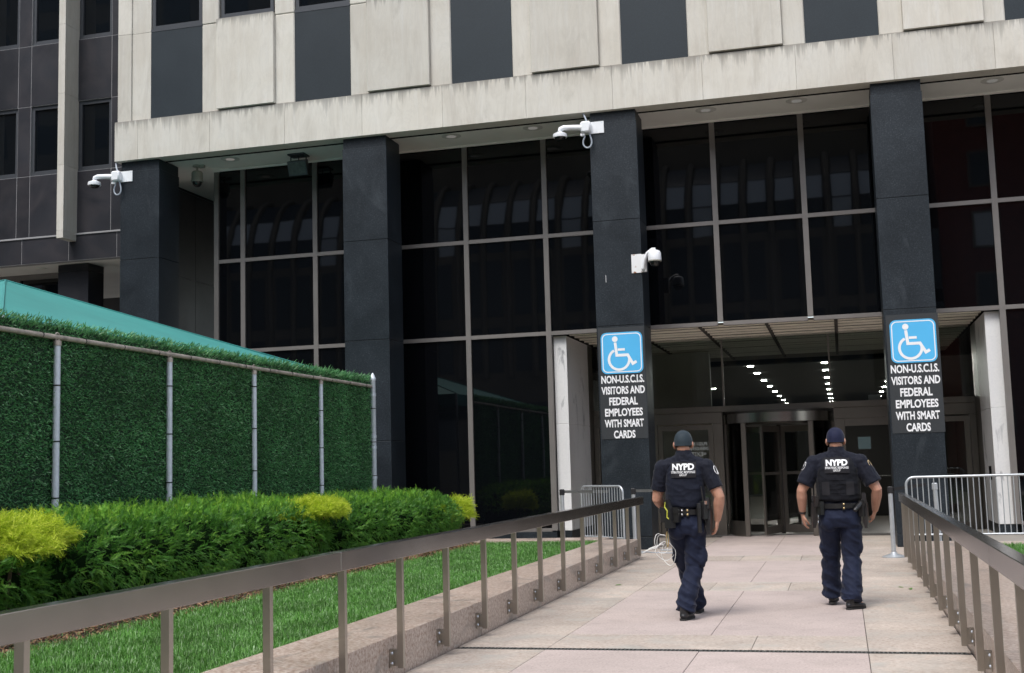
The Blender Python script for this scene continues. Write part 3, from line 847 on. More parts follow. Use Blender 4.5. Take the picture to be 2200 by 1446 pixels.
# bottom band stones and pale ledge
bj = [XW-1.135-1.287*k for k in range(9)][::-1]+[XW]
for a, b in zip(bj[:-1], bj[1:]):
    wslab('granite_slab', a, b, zb[0], zb[1]-0.04, Y2, 0.007)
MB().box(bj[0], XW-0.02, Y2+0.185, Y2+0.24, zb[0]+0.004, 14.4).build('joint_backing', M['joint'], wing)
MB().box(bj[0], XW, Y2-0.025, Y2+0.10, zb[1]-0.037, zb[1]+0.0).build('ledge', M['joint'], wing)
finx = [-17.19-2.574*k for k in range(-0, 3)]
zr = [7.363, 8.85, 10.565, 12.075, 13.79]
for fx in finx:
    # fin
    prev = 7.17
    for z1 in (7.35, 8.9, 10.62, 12.3, 14.4):
        MB().box(fx-0.09, fx+0.09, Y2-0.50, Y2+0.05, prev+0.0015, z1-0.0015, 0.004).build('fin_stone', M['limestone'], wing)
        prev = z1
    for s_ in (-1, 1):
        a, b = (fx+0.10, fx+1.005) if s_ > 0 else (fx-1.205, fx-0.10)
        for z0, z1 in ((zr[0], zr[1]), (zr[2], zr[3]), (zr[4], 14.4)):
            wslab('granite_panel', a, b, z0, z1, Y2, 0.006)
        for z0, z1 in ((zr[1], zr[2]), (zr[3], zr[4])):
            fr = 0.085
            m = MB().box(a, b, Y2+0.03, Y2+0.15, z0, z0+0.07).box(a, a+fr, Y2+0.05, Y2+0.15, z0+0.07, z1).box(b-fr, b, Y2+0.05, Y2+0.15, z0+0.07, z1).box(a+fr, b-fr, Y2+0.05, Y2+0.15, z1-0.09, z1).box(a+fr, b-fr, Y2+0.06, Y2+0.15, z0+0.07, z0+0.12)
            f_ = m.build('window', M['frame_dark'], wing)
            MB().box(a+fr, b-fr, Y2+0.10, Y2+0.12, z0+0.12, z1-0.09).build('pane', M['glass_win'], f_)
    for s_ in (1,):
        a, b = fx+1.005, fx+1.469-0.10
        if fx > -18: b = XW-0.0
        for z0, z1 in zip(zr[:], zr[1:]+[14.4]):
            wslab('granite_slab', a+0.002, b-0.002, z0+0.002, z1-0.002, Y2+0.002, 0.006)
# side wall along the recess
for z0, z1 in ((0.0, 2.2), (2.2, 4.25), (4.25, 6.3), (6.3, 8.40), (8.40, 14.4)):
    for y0, y1 in ((Y2+0.26, 26.0), (26.0, 27.75), (27.75, 29.5)):
        MB().box(XW-0.12, XW, y0+0.004, y1-0.004, z0+0.004, z1-0.004, 0.003).build('granite_slab', M['granite_wing'], wing)
MB().box(XW-0.10, XW-0.006, Y2+0.25, 29.5, 0.0, 14.4).build('joint_backing', M['joint'], wing)
MB().box(bj[0], XW-0.13, Y2+0.25, 30, zb[0]+0.012, zb[0]+0.05).build('soffit', M['soffit'], wing)
for (a, b) in ((-17.88, -17.05), (-22.9, -22.1)):
    c_ = MB().box(a+0.02, b-0.02, 24.84, 25.43, 0, zb[0]).build('column', M['joint_dark'], wing)
    zz = [0, 2.2, 4.25, 6.55, zb[0]]
    for z0, z1 in zip(zz[:-1], zz[1:]):
        MB().box(a, b, 24.82, 25.45, z0+0.003, z1-0.003, 0.004).build('granite_slab', M['granite_wing'], c_)
MB().box(-17.02, XW-0.13, 26.9, 26.95, 0, zb[0]).build('recess_shade', M['black'], wing)  # black sheet standing in for the shade at the back of the recess
MB().box(bj[0], -18.05, 25.80, 25.84, 0.3, zb[0]-0.12).build('glass_pane', M['glass_dark'], wing)
for x in (-17.98, -19.7, -21.4): MB().box(x-0.06, x+0.06, 25.74, 25.86, 0.3, zb[0]).build('mullion', M['mullion'], wing)
MB().box(bj[0], -17.92, 25.73, 25.85, zb[0]-0.118, zb[0]+0.01).build('transom', M['mullion'], wing)
MB().lathe((-18.55, 25.1, zb[0]), [(0.10, -0.012), (0.13, -0.006), (0.13, 0.012), (0.05, 0.012)], 16).build('downlight', M['downlight'], wing, smooth=True)
MB().box(bj[0], XW-0.13, Y2+0.26, 44, zb[0]+0.06, 60).build('tower_block', M['black'], wing)
# ------------------------------------------------------------------ railings
def railing(label, xf, sgn, ys, y0, y1, joints):
    """xf wall face, sgn +1 when the walkway lies at +x of the wall"""
    r = thing('handrail', label, 'railing', (xf+sgn*0.07, (y0+y1)/2, 0), 'railings along the walkway')
    xc = xf+sgn*0.068
    jj = [y0]+joints+[y1]
    for a, b in zip(jj[:-1], jj[1:]):
        MB().box(xc-0.045, xc+0.045, a+0.0015, b-0.0015, 0.905, 1.032, 0.004).build('rail', M['rail'], r)
    for y in ys:
        p_ = MB().box(xc-0.025, xc+0.025, y-0.02, y+0.02, 0.075, 0.904, 0.002).build('post', M['post'], r)
        m = MB()
        xa, xb = (xf+0.001, xc-0.0255) if sgn > 0 else (xc+0.0255, xf-0.001)
        m.box(xa, xb, y-0.016, y+0.016, 0.09, 0.215)
        x0, x1 = (xf+0.001, xf+0.010) if sgn > 0 else (xf-0.010, xf-0.001)
        m.box(x0, x1, y-0.085, y-0.0165, 0.085, 0.22)
        br = m.build('bracket', M['post'], p_)
        xb_ = xf+sgn*0.010
        for zz in (0.115, 0.19):
            MB().lathe((xb_, y-0.05, zz), [(0.011, 0), (0.011, 0.006*sgn), (0.006, 0.010*sgn)], 8, 'x').build('bolt', M['galv'], br)
    return r
yl = [1.05, 2.17, 3.29, 4.40, 5.52, 6.63, 7.74, 8.85, 9.97, 11.10, 12.20, 13.31, 14.46, 15.62, 16.80, 17.95, 19.05, 20.12]
railing('brushed metal railing with flat posts in front of the hedge and lawn', XL, 1, yl, 0.4, 20.46, [7.62, 12.9, 16.9])
yr = [2.25, 3.38, 4.52, 5.66, 6.80, 7.94, 9.10, 10.28, 11.46, 12.62, 13.78, 14.92, 16.06, 17.18, 18.30, 19.35]
railing('brushed metal railing with flat posts running to the steel stanchion', XR, -1, yr, 0.4, 19.62, [7.70, 13.2, 18.2])

# ------------------------------------------------------------------ fence with artificial foliage
XF, ZF = -8.40, 3.16
fence = thing('screen_fence', 'tall chain fence covered in dark green plastic foliage behind the hedge', 'fence', (XF, 13.5, LZ))
fy = [4.55, 6.90, 9.25, 11.60, 13.94, 16.29, 18.68, 21.03]
rr = MB().tube([(XF+0.03, 3.4, ZF)]+[(XF+0.03, y, ZF+0.004*math.sin(y)) for y in np.arange(4.5, 21.0, 1.5)]+[(XF+0.03, 21.02, ZF)], 0.030, 12).build('top_rail', M['rust'], fence, smooth=True)
for y in np.arange(5.1, 20.9, 0.78):
    MB().tube([(XF+0.03, y, ZF), (XF+0.03, y+0.012, ZF)], 0.0335, 10).build('cable_tie', M['tie'], rr)
for k, y in enumerate(fy):
    last = (k == len(fy)-1)
    xp = XF+0.045
    if not last:
        p_ = MB().tube([(xp, y, LZ-0.02), (xp, y, 1.75), (xp, y, ZF-0.085)], [0.041, 0.039, 0.038], 14).build('post', M['galv'], fence, smooth=True)
        MB().tube([(xp, y, ZF-0.10), (xp, y, ZF-0.045)], 0.045, 14).build('post_cap', M['rust'], p_, smooth=True)
        lp = [(xp, y+0.04*math.cos(a), ZF+0.0+0.045*math.sin(a)) for a in np.linspace(0, 2*PI, 15)]
        MB().tube(lp, 0.008, 6).build('rail_loop', M['rust'], p_, smooth=True)
    else:
        p_ = MB().lathe((xp, y, LZ-0.02), [(0.05, 0), (0.05, 3.02), (0.056, 3.03), (0.056, 3.07), (0.045, 3.09), (0.03, 3.13), (0.008, 3.17)], 16).build('post', M['galv'], fence, smooth=True)
        for zz in (2.98, 2.2, 2.0, 1.45): MB().tube([(xp, y, zz), (xp, y, zz+0.05)], 0.056, 14).build('post_band', M['galv'], p_, smooth=True)
    for zz in np.arange(0.75+0.13*(k % 3), ZF-0.15, 0.62):
        MB().tube([(xp, y, zz), (xp, y, zz+0.014)], 0.0435 if not last else 0.0525, 12).build('cable_tie', M['tie'], p_, smooth=True)
def foliage_panel(y0, y1, seed):
    rg = np.random.default_rng(seed)
    z0, z1 = LZ, ZF+0.16
    dens = 4200 if y1 > 9 else 2500
    n = int((y1-y0)*(z1-z0)*dens)
    # tufts in rough vertical rows
    ty = rg.uniform(y0, y1, n); row = np.round(ty/0.045)*0.045+rg.normal(0, 0.010, n)
    yy = np.where(rg.random(n) < 0.6, row, ty)
    yy = np.clip(yy, y0, y1)
    zz = rg.uniform(z0, z1+0.03*np.sin(3), n)
    top = zz > z1-0.10
    az = rg.uniform(-1.3, 1.3, n); el = rg.uniform(-0.7, 0.9, n)
    L_ = rg.uniform(0.026, 0.054, n); W_ = rg.uniform(0.0036, 0.0066, n)
    L_ = np.where(top, L_*1.6, L_)
    d_ = np.stack([np.cos(el)*np.cos(az), np.cos(el)*np.sin(az), np.sin(el)], 1)
    d_[top, 2] = np.abs(d_[top, 2])+0.5
    s_ = np.cross(d_, rg.normal(0, 1, (n, 3))); s_ /= np.linalg.norm(s_, axis=1, keepdims=True)+1e-9
    tuft = np.sin(yy*2*PI/0.075+1.3*np.sin(zz*9.0))*np.sin(zz*2*PI/0.066+yy*5.0)
    b_ = np.stack([np.full(n, XF-0.002)+rg.uniform(-0.006, 0.010, n)+0.020*tuft, yy, zz], 1)
    L_ = L_*(0.80+0.45*np.clip(tuft, 0, 1))
    m_ = b_+d_*L_[:, None]*0.55
    t_ = b_+d_*L_[:, None]; t_[:, 2] -= L_*0.15
    v_ = np.stack([b_-s_*W_[:, None]*0.4, b_+s_*W_[:, None]*0.4, m_+s_*W_[:, None], t_, m_-s_*W_[:, None]], 1).reshape(-1, 3)
    b0 = np.arange(n, dtype=np.int32)[:, None]*5
    f_ = np.concatenate([b0+np.array([0, 1, 2]), b0+np.array([0, 2, 4]), b0+np.array([4, 2, 3])], 0)
    off = np.array(fence.location)
    o_ = new_obj('foliage_panel', fast_mesh('foliage_panel', v_-off, f_, M['ivy']), fence)
    o_['kind'] = 'stuff'
for k in range(1, len(fy)-1): foliage_panel(fy[k], fy[k+1], 100+k)
M['ivy_back'] = simple('foliage_backing', (0.014, 0.040, 0.018), 0.9)
MB().box(XF-0.03, XF-0.012, 3.4, 21.0, LZ, ZF+0.13).build('screen_backing', M['ivy_back'], fence)

# ------------------------------------------------------------------ tent
tent = thing('canopy_tent', 'green peaked canvas tent roof behind the foliage fence', 'tent', (-12.4, 15.9, LZ))
ap = Vector((-12.4, 15.9, 4.69)); ze = 3.43
cs = [Vector((-9.0, 20.05, ze)), Vector((-9.0, 11.5, ze)), Vector((-16.0, 11.5, ze)), Vector((-16.0, 20.05, ze))]
for k in range(4):
    A, B = cs[k], cs[(k+1) % 4]
    n = 14
    v, f_ = [], []
    for i in range(n+1):
        t = i/n
        for j in range(n+1):
            q = A.lerp(B, j/n)
            p_ = ap.lerp(q, t)
            sag = -0.07*math.sin(PI*t)*math.sin(PI*j/n)
            wr = 0.006*math.sin(j*2.4+t*5)*t+0.010*math.exp(-((t-0.22)/0.03)**2)*math.sin(PI*j/n)
            v.append((p_.x, p_.y, p_.z+sag+wr))
    for i in range(n):
        for j in range(n):
            a = i*(n+1)+j
            f_.append((a, a+n+1, a+n+2, a+1))
    pn = MB().add(v, f_).build('roof_panel', M['canvas'], tent, smooth=True)
    dn = Vector((0, 0, -0.28))
    MB().add([A, B, B+dn, A+dn], [(0, 1, 2, 3)]).build('valance', M['canvas'], tent)
    MB().tube([(A.x, A.y, LZ-0.02), (A.x, A.y, ze)], 0.03, 10).build('pole', M['galv'], tent, smooth=True)
    MB().tube([ap+Vector((0, 0, 0.008)), (ap+A)/2+Vector((0, 0, 0.006)), A+Vector((0, 0, 0.01))], 0.012, 6).build('seam', M['canvas'], tent, smooth=True)

# ------------------------------------------------------------------ hedge
def spray_mesh_arrays(nn, L_, nl, nw, droop, rg):
    """a flat needle spray along +x: needles in two rows, plus the twig; returns verts (k,3), faces (m,3)"""
    v, f_ = [], []
    for i in range(nn):
        t = (i+0.6)/nn
        x = L_*t
        zc = -droop*t*t*L_
        for s_ in (-1, 1):
            a = R(52)*(1-0.35*t)
            l = nl*(1.0-0.45*t)*rg.uniform(0.8, 1.15)
            dx, dy = math.cos(a)*l, math.sin(a)*l*s_
            k = len(v)
            zz = zc+rg.uniform(0, 0.3)*l
            v += [(x-nw, 0, zc), (x+nw, 0, zc), (x+dx*0.6+nw*0.9, dy*0.6, zz*0.8), (x+dx, dy, zz)]
            f_ += [(k, k+1, k+2), (k, k+2, k+3)]
    k = len(v)
    v += [(0, -nw*0.6, 0), (0, nw*0.6, 0), (L_*1.06, 0, -droop*L_)]
    f_.append((k, k+1, k+2))
    return np.array(v, dtype=np.float32), np.array(f_, dtype=np.int32)

def tinted(me):
    at = me.attributes.new('tint', 'FLOAT', 'POINT')
    at.data.foreach_set('value', LAST_TINT.astype(np.float32))
    return me
def scatter_sprays(pts, dirs, ups, scales, protos, rg, tints=None):
    VV, FF, TT = [], [], []
    off = 0
    idx = rg.integers(0, len(protos), len(pts))
    for k, (pv, pf) in enumerate(protos):
        sel = np.where(idx == k)[0]
        if not len(sel): continue
        D = dirs[sel]; U = ups[sel]
        D = D/np.linalg.norm(D, axis=1, keepdims=True)
        S = np.cross(U, D); S /= np.linalg.norm(S, axis=1, keepdims=True)+1e-9
        U = np.cross(D, S)
        sc = scales[sel][:, None, None]
        v = pts[sel][:, None, :]+sc*(pv[None, :, 0:1]*D[:, None]+pv[None, :, 1:2]*S[:, None]+pv[None, :, 2:3]*U[:, None])
        nv = len(pv)
        f_ = pf[None]+(np.arange(len(sel))*nv)[:, None, None]+off
        TT.append(np.repeat(rg.random(len(sel)) if tints is None else tints[sel], nv)); VV.append(v.reshape(-1, 3)); FF.append(f_.reshape(-1, 3))
        off += len(sel)*nv
    global LAST_TINT
    LAST_TINT = np.concatenate(TT)
    return np.concatenate(VV), np.concatenate(FF)

XH0, XH1 = -6.70, -8.22
def hedge_surface(rg, n, y0, y1, ztop, end0, end1):
    """points and outward normals on a rounded clipped hedge"""
    u = rg.uniform(0, 1, n)          # 0 foot of front ... 1 back of top
    y = rg.uniform(y0, y1, n)
    # rounded front profile: x,z along path
    P = np.array([(XH0-0.24, LZ+0.12), (XH0-0.05, LZ+0.34), (XH0+0.02, LZ+0.52), (XH0-0.06, ztop-0.20), (XH0-0.28, ztop-0.06), (XH0-0.62, ztop), (XH1+0.3, ztop+0.03), (XH1, ztop-0.08)])
    seg = np.linalg.norm(np.diff(P, axis=0), axis=1); cum = np.concatenate([[0], np.cumsum(seg)])/seg.sum()
    x = np.interp(u, cum, P[:, 0]); z = np.interp(u, cum, P[:, 1])
    e = 0.01
    tx = np.interp(np.minimum(u+e, 1), cum, P[:, 0])-np.interp(np.maximum(u-e, 0), cum, P[:, 0])
    tz = np.interp(np.minimum(u+e, 1), cum, P[:, 1])-np.interp(np.maximum(u-e, 0), cum, P[:, 1])
    nx, nz = tz, -tx
    l = np.sqrt(nx*nx+nz*nz)+1e-9
    nrm = np.stack([nx/l, np.zeros(n), nz/l], 1)
    lump = np.array([noise.noise(Vector((a*1.6, b*1.6, c*1.6))) for a, b, c in zip(x, y, z)])
    r0 = np.clip((y-y0)/end0, 0, 1); r1 = np.clip((y1-y)/end1, 0, 1)
    rd_ = np.sqrt(1-(1-r0)**2)*np.sqrt(1-(1-r1)**2)
    cx = (XH0+XH1)/2-0.1
    x = cx+(x-cx)*(0.35+0.65*rd_)+nrm[:, 0]*lump*0.10
    z = LZ+(z-LZ)*(0.30+0.70*rd_)+nrm[:, 2]*lump*0.07
    nrm[:, 1] = (1-r1)*1.2-(1-r0)*1.2
    nrm /= np.linalg.norm(nrm, axis=1, keepdims=True)
    return np.stack([x, y, z], 1), nrm, u
def yew(name, label, y0, y1, ztop, end0, end1, seed, dens=215):
    rg = np.random.default_rng(seed)
    root = thing(name, label, 'hedge', ((XH0+XH1)/2, (y0+y1)/2, LZ-0.012), 'clipped yew shrubs')
    off = np.array(wpos(root))
    nc = int((y1-y0)*2.9*dens)
    p, nr, u = hedge_surface(rg, nc, y0, y1, ztop, end0, end1)
    K = 5
    protos = [spray_mesh_arrays(6, 0.068, 0.021, 0.0038, 0.30, rg) for _ in range(5)]
    ctint = np.clip(rg.normal(0.45, 0.22, nc), 0, 1)
    cdir = nr+np.stack([rg.normal(0, 0.30, nc), rg.normal(0, 0.38, nc), rg.normal(0.10, 0.30, nc)], 1)
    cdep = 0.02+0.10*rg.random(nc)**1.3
    I = np.repeat(np.arange(nc), K); n = len(I)
    d_ = cdir[I]+rg.normal(0, 0.40, (n, 3))
    p2 = p[I]-nr[I]*cdep[I][:, None]+cdir[I]*rg.uniform(0.0, 0.06, n)[:, None]+rg.normal(0, 0.012, (n, 3))
    up = nr[I]*0.4+np.array([0.35, 0, 0.9])+rg.normal(0, 0.35, (n, 3))
    sc = rg.uniform(0.65, 1.25, n)
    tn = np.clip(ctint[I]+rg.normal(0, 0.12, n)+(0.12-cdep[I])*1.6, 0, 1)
    tip = ((u > 0.45) & (rg.random(nc) < 0.62))[I]
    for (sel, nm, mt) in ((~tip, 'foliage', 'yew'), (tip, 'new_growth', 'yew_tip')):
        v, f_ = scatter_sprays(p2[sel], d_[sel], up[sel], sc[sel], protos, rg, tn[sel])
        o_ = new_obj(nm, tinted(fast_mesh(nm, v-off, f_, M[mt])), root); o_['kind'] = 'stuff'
    # upright shoots above the clipped top
    ns = int((y1-y0)*7)
    p, nr, u = hedge_surface(rg, ns*3, y0, y1, ztop, end0, end1)
    s_ = np.where(u > 0.6)[0][:ns]
    pr = [spray_mesh_arrays(12, 0.17, 0.020, 0.0020, -0.05, rg) for _ in range(3)]
    d_ = np.array([0.05, 0, 1.0])+rg.normal(0, 0.22, (len(s_), 3))
    v, f_ = scatter_sprays(p[s_]-np.array([0, 0, 0.06]), d_, rg.normal(0, 1, (len(s_), 3)), rg.uniform(0.7, 1.3, len(s_)), pr, rg)
    o_ = new_obj('shoots', tinted(fast_mesh('shoots', v-off, f_, M['yew_tip'])), root); o_['kind'] = 'stuff'
    # near-black shell whose colour stands in for shade deep in the hedge
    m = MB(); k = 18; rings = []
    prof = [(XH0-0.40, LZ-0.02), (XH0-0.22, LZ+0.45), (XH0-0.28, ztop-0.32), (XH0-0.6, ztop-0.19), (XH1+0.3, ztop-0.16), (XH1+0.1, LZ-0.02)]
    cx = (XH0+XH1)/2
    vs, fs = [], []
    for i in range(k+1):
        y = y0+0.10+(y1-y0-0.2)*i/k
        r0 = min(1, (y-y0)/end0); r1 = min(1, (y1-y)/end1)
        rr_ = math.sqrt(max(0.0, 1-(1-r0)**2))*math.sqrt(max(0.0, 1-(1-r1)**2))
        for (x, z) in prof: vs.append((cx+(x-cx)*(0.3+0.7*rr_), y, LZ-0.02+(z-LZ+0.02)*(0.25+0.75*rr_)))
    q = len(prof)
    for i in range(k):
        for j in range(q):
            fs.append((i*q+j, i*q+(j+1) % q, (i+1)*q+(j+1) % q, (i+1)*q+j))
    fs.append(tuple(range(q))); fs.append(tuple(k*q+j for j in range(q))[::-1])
    m.add(vs, fs).build('inner_shade', M['yew_core'], root)
    return root
yew('yew_hedge', 'dark green clipped yew shrub under the first golden bush', 5.2, 9.55, 1.10, 0.4, 0.5, 21)
yew('yew_hedge', 'long clipped yew hedge between two golden bushes', 9.45, 15.75, 1.20, 0.45, 0.5, 22)
yew('yew_hedge', 'rounded clipped yew shrub ending at the stone kerb', 15.55, 21.75, 1.16, 0.5, 1.1, 23, 205)

def golden(label, c, rx, ry, rz, n, seed):
    rg = np.random.default_rng(seed)
    root = thing('golden_cypress', label, 'shrub', (c[0], c[1], LZ-0.012), 'golden thread cypress bushes')
    off = np.array(wpos(root))
    th = np.arccos(rg.uniform(-0.25, 1, n)); ph = rg.uniform(0, 2*PI, n)
    nr = np.stack([np.sin(th)*np.cos(ph), np.sin(th)*np.sin(ph), np.cos(th)], 1)
    rr_ = np.array([0.82+0.30*noise.noise(Vector((a*2.1+seed, b*2.1, c_*2.1))) for a, b, c_ in nr])
    p = np.array(c)+nr*np.array([rx, ry, rz])*rr_[:, None]*rg.uniform(0.72, 1.0, n)[:, None]
    # thread sprays: long, arching, with short side threads
    protos = []
    for _ in range(5):
        v, f_ = [], []
        L_ = 0.15
        for i in range(8):
            t = i/8
            for s_ in (-1, 1):
                a = R(rg.uniform(22, 55)); l = 0.045*(1-0.5*t)*rg.uniform(0.7, 1.3)
                k = len(v); w = 0.0026
                x = L_*t; zc = -0.35*t*t*L_
                v += [(x-w, 0, zc), (x+w, 0, zc), (x+math.cos(a)*l*0.6, math.sin(a)*l*0.6*s_+w, zc+0.004), (x+math.cos(a)*l, math.sin(a)*l*s_, zc-0.006)]
                f_ += [(k, k+1, k+2), (k, k+2, k+3)]
        k = len(v)
        v += [(0, -0.003, 0), (0, 0.003, 0), (L_*1.25, 0, -0.55*L_)]; f_.append((k, k+1, k+2))
        protos.append((np.array(v, dtype=np.float32), np.array(f_, dtype=np.int32)))
    d_ = nr*np.array([1, 1, 0.55])+rg.normal(0, 0.38, (n, 3))
    v, f_ = scatter_sprays(p-nr*0.05, d_, nr+rg.normal(0, 0.4, (n, 3)), rg.uniform(0.45, 0.95, n), protos, rg)
    o_ = new_obj('foliage', tinted(fast_mesh('foliage', v-off, f_, M['gold'])), root); o_['kind'] = 'stuff'
    m = MB()
    for k in range(5):
        a = k*1.25
        m2 = MB().tube([(c[0]+0.05*math.cos(a), c[1]+0.05*math.sin(a), LZ-0.02), (c[0]+rx*0.3*math.cos(a), c[1]+ry*0.3*math.sin(a), c[2]-rz*0.2), (c[0]+rx*0.6*math.cos(a), c[1]+ry*0.6*math.sin(a), c[2]+rz*0.3)], [0.022, 0.015, 0.006], 7)
        m2.build('branch', M['bark'], root, smooth=True)
golden('bright yellow cypress bush spilling over the dark yew shrub', (-7.05, 9.0, 1.02), 0.52, 1.05, 0.33, 5200, 31)
golden('bright yellow cypress bush between the long hedge and the rounded yew', (-6.94, 15.25, 1.05), 0.50, 0.75, 0.25, 3000, 32)
golden('bright yellow cypress bush at the end of the hedge before the black glass', (-7.02, 21.70, 0.76), 0.48, 0.60, 0.38, 2000, 33)

# ------------------------------------------------------------------ signs on the columns
M['sign_backing'] = simple('sign_backing', (0.030, 0.034, 0.038), 0.45, var=0.1, nscale=60)
def access_sign(label, cx, zt, seed, w=0.80):
    s_ = thing('access_sign', label, 'sign', (cx, Y0-0.01, zt-1.0), 'accessible entrance signs on the columns')
    yb = Y0-0.004
    h = w*0.985
    bk = MB().box(cx-0.45, cx+0.44, yb-0.004, yb, zt-2.02, zt+0.10).build('backing_board', M['sign_backing'], s_)
    def rrect(w_, h_, r_, n=6):
        pts = []
        for (sx, sy, a0) in ((1, 1, 0), (-1, 1, 90), (-1, -1, 180), (1, -1, 270)):
            for k in range(n+1):
                a = R(a0+90*k/n)
                pts.append((sx*(w_/2-r_)+r_*math.cos(a), sy*(h_/2-r_)+r_*math.sin(a)))
        return pts
    zc = zt-h/2
    def plate(name, poly, t0, t1, mat, par=s_):
        n = len(poly)
        v = [(cx+p_[0], yb-t0, zc+p_[1]) for p_ in poly]+[(cx+p_[0], yb-t1, zc+p_[1]) for p_ in poly]
        f_ = [tuple(range(n)), tuple(range(n, 2*n))[::-1]]+[(k, (k+1) % n, n+(k+1) % n, n+k) for k in range(n)]
        return MB().add(v, f_).build(name, mat, par)
    pl = plate('blue_plate', rrect(w, h, 0.11), 0.0045, 0.016, M['sign_blue'])
    # white border line
    o1, o2 = rrect(w-0.05, h-0.05, 0.095), rrect(w-0.085, h-0.085, 0.08)
    n = len(o1); v = [(cx+p_[0], yb-0.0175, zc+p_[1]) for p_ in o1]+[(cx+p_[0], yb-0.0175, zc+p_[1]) for p_ in o2]
    MB().add(v, [(k, (k+1) % n, n+(k+1) % n, n+k) for k in range(n)]).build('border_line', M['white'], pl)
    # wheelchair symbol
    u = w/0.80
    def poly(name, pts):
        v = [(cx+p_[0]*u, yb-0.018, zc+p_[1]*u) for p_ in pts]
        MB().add(v, [tuple(range(len(pts)))]).build(name, M['white'], pl)
    poly('symbol_head', [(-0.125+0.055*math.cos(a), 0.265+0.055*math.sin(a)) for a in np.linspace(0, 2*PI, 20)[:-1]])
    def stroke(name, path, wd, yo=0.018):
        P = [Vector((a, b)) for a, b in path]
        L1, R1 = [], []
        for i, q in enumerate(P):
            if i == 0: t = (P[1]-P[0]).normalized(); nn = Vector((-t.y, t.x)); k = 1
            elif i == len(P)-1: t = (P[-1]-P[-2]).normalized(); nn = Vector((-t.y, t.x)); k = 1
            else:
                t1 = (P[i]-P[i-1]).normalized(); t2 = (P[i+1]-P[i]).normalized()
                nn = Vector((-(t1.y+t2.y), t1.x+t2.x)).normalized(); k = 1/max(0.4, nn.dot(Vector((-t1.y, t1.x))))
            L1.append(q+nn*wd/2*k); R1.append(q-nn*wd/2*k)
        v = [(cx+q.x*u, yb-yo, zc+q.y*u) for q in L1]+[(cx+q.x*u, yb-yo, zc+q.y*u) for q in R1]
        m_ = len(P)
        MB().add(v, [(i, i+1, m_+i+1, m_+i) for i in range(m_-1)]).build(name, M['white'], pl)
    stroke('symbol_body', [(-0.122, 0.20), (-0.098, -0.045), (0.112, -0.045), (0.205, -0.215), (0.275, -0.175)], 0.052)
    stroke('symbol_arm', [(-0.075, 0.062), (0.062, 0.062)], 0.046, 0.0187)
    stroke('symbol_wheel', [(-0.055+0.195*math.cos(R(a)), -0.125+0.195*math.sin(R(a))) for a in range(118, 372, 9)], 0.048, 0.0194)
    lines = ['NON-U.S.C.I.S.', 'VISITORS AND', 'FEDERAL', 'EMPLOYEES', 'WITH SMART', 'CARDS']
    wd = [0.82, 0.83, 0.545, 0.72, 0.745, 0.41]
    for k, (b, ww) in enumerate(zip(lines, wd)):
        me = text_mesh(b, 0.225, M['white'], 0.0072, 1.0, 0.0)
        co = np.empty(len(me.vertices)*3, dtype=np.float32); me.vertices.foreach_get('co', co); co = co.reshape(-1, 3)
        co[:, 0] *= ww/(co[:, 0].max()-co[:, 0].min())
        hh = co[:, 1].max()-co[:, 1].min(); co[:, 1] *= 0.150/hh
        me.vertices.foreach_set('co', co.ravel()); me.update()
        o_ = new_obj('lettering', me, bk)
        o_.rotation_euler = (R(90), 0, 0)
        o_.location = Vector((cx-0.005, yb-0.0085, zt-h-0.105-0.2085*k))-wpos(bk)
access_sign('blue wheelchair sign with white lettering below the rusty camera', -3.915, 4.085, 1, 0.80)
access_sign('blue wheelchair sign with white lettering on the column beside the right hand barricade', 1.345, 4.015, 2, 0.785)

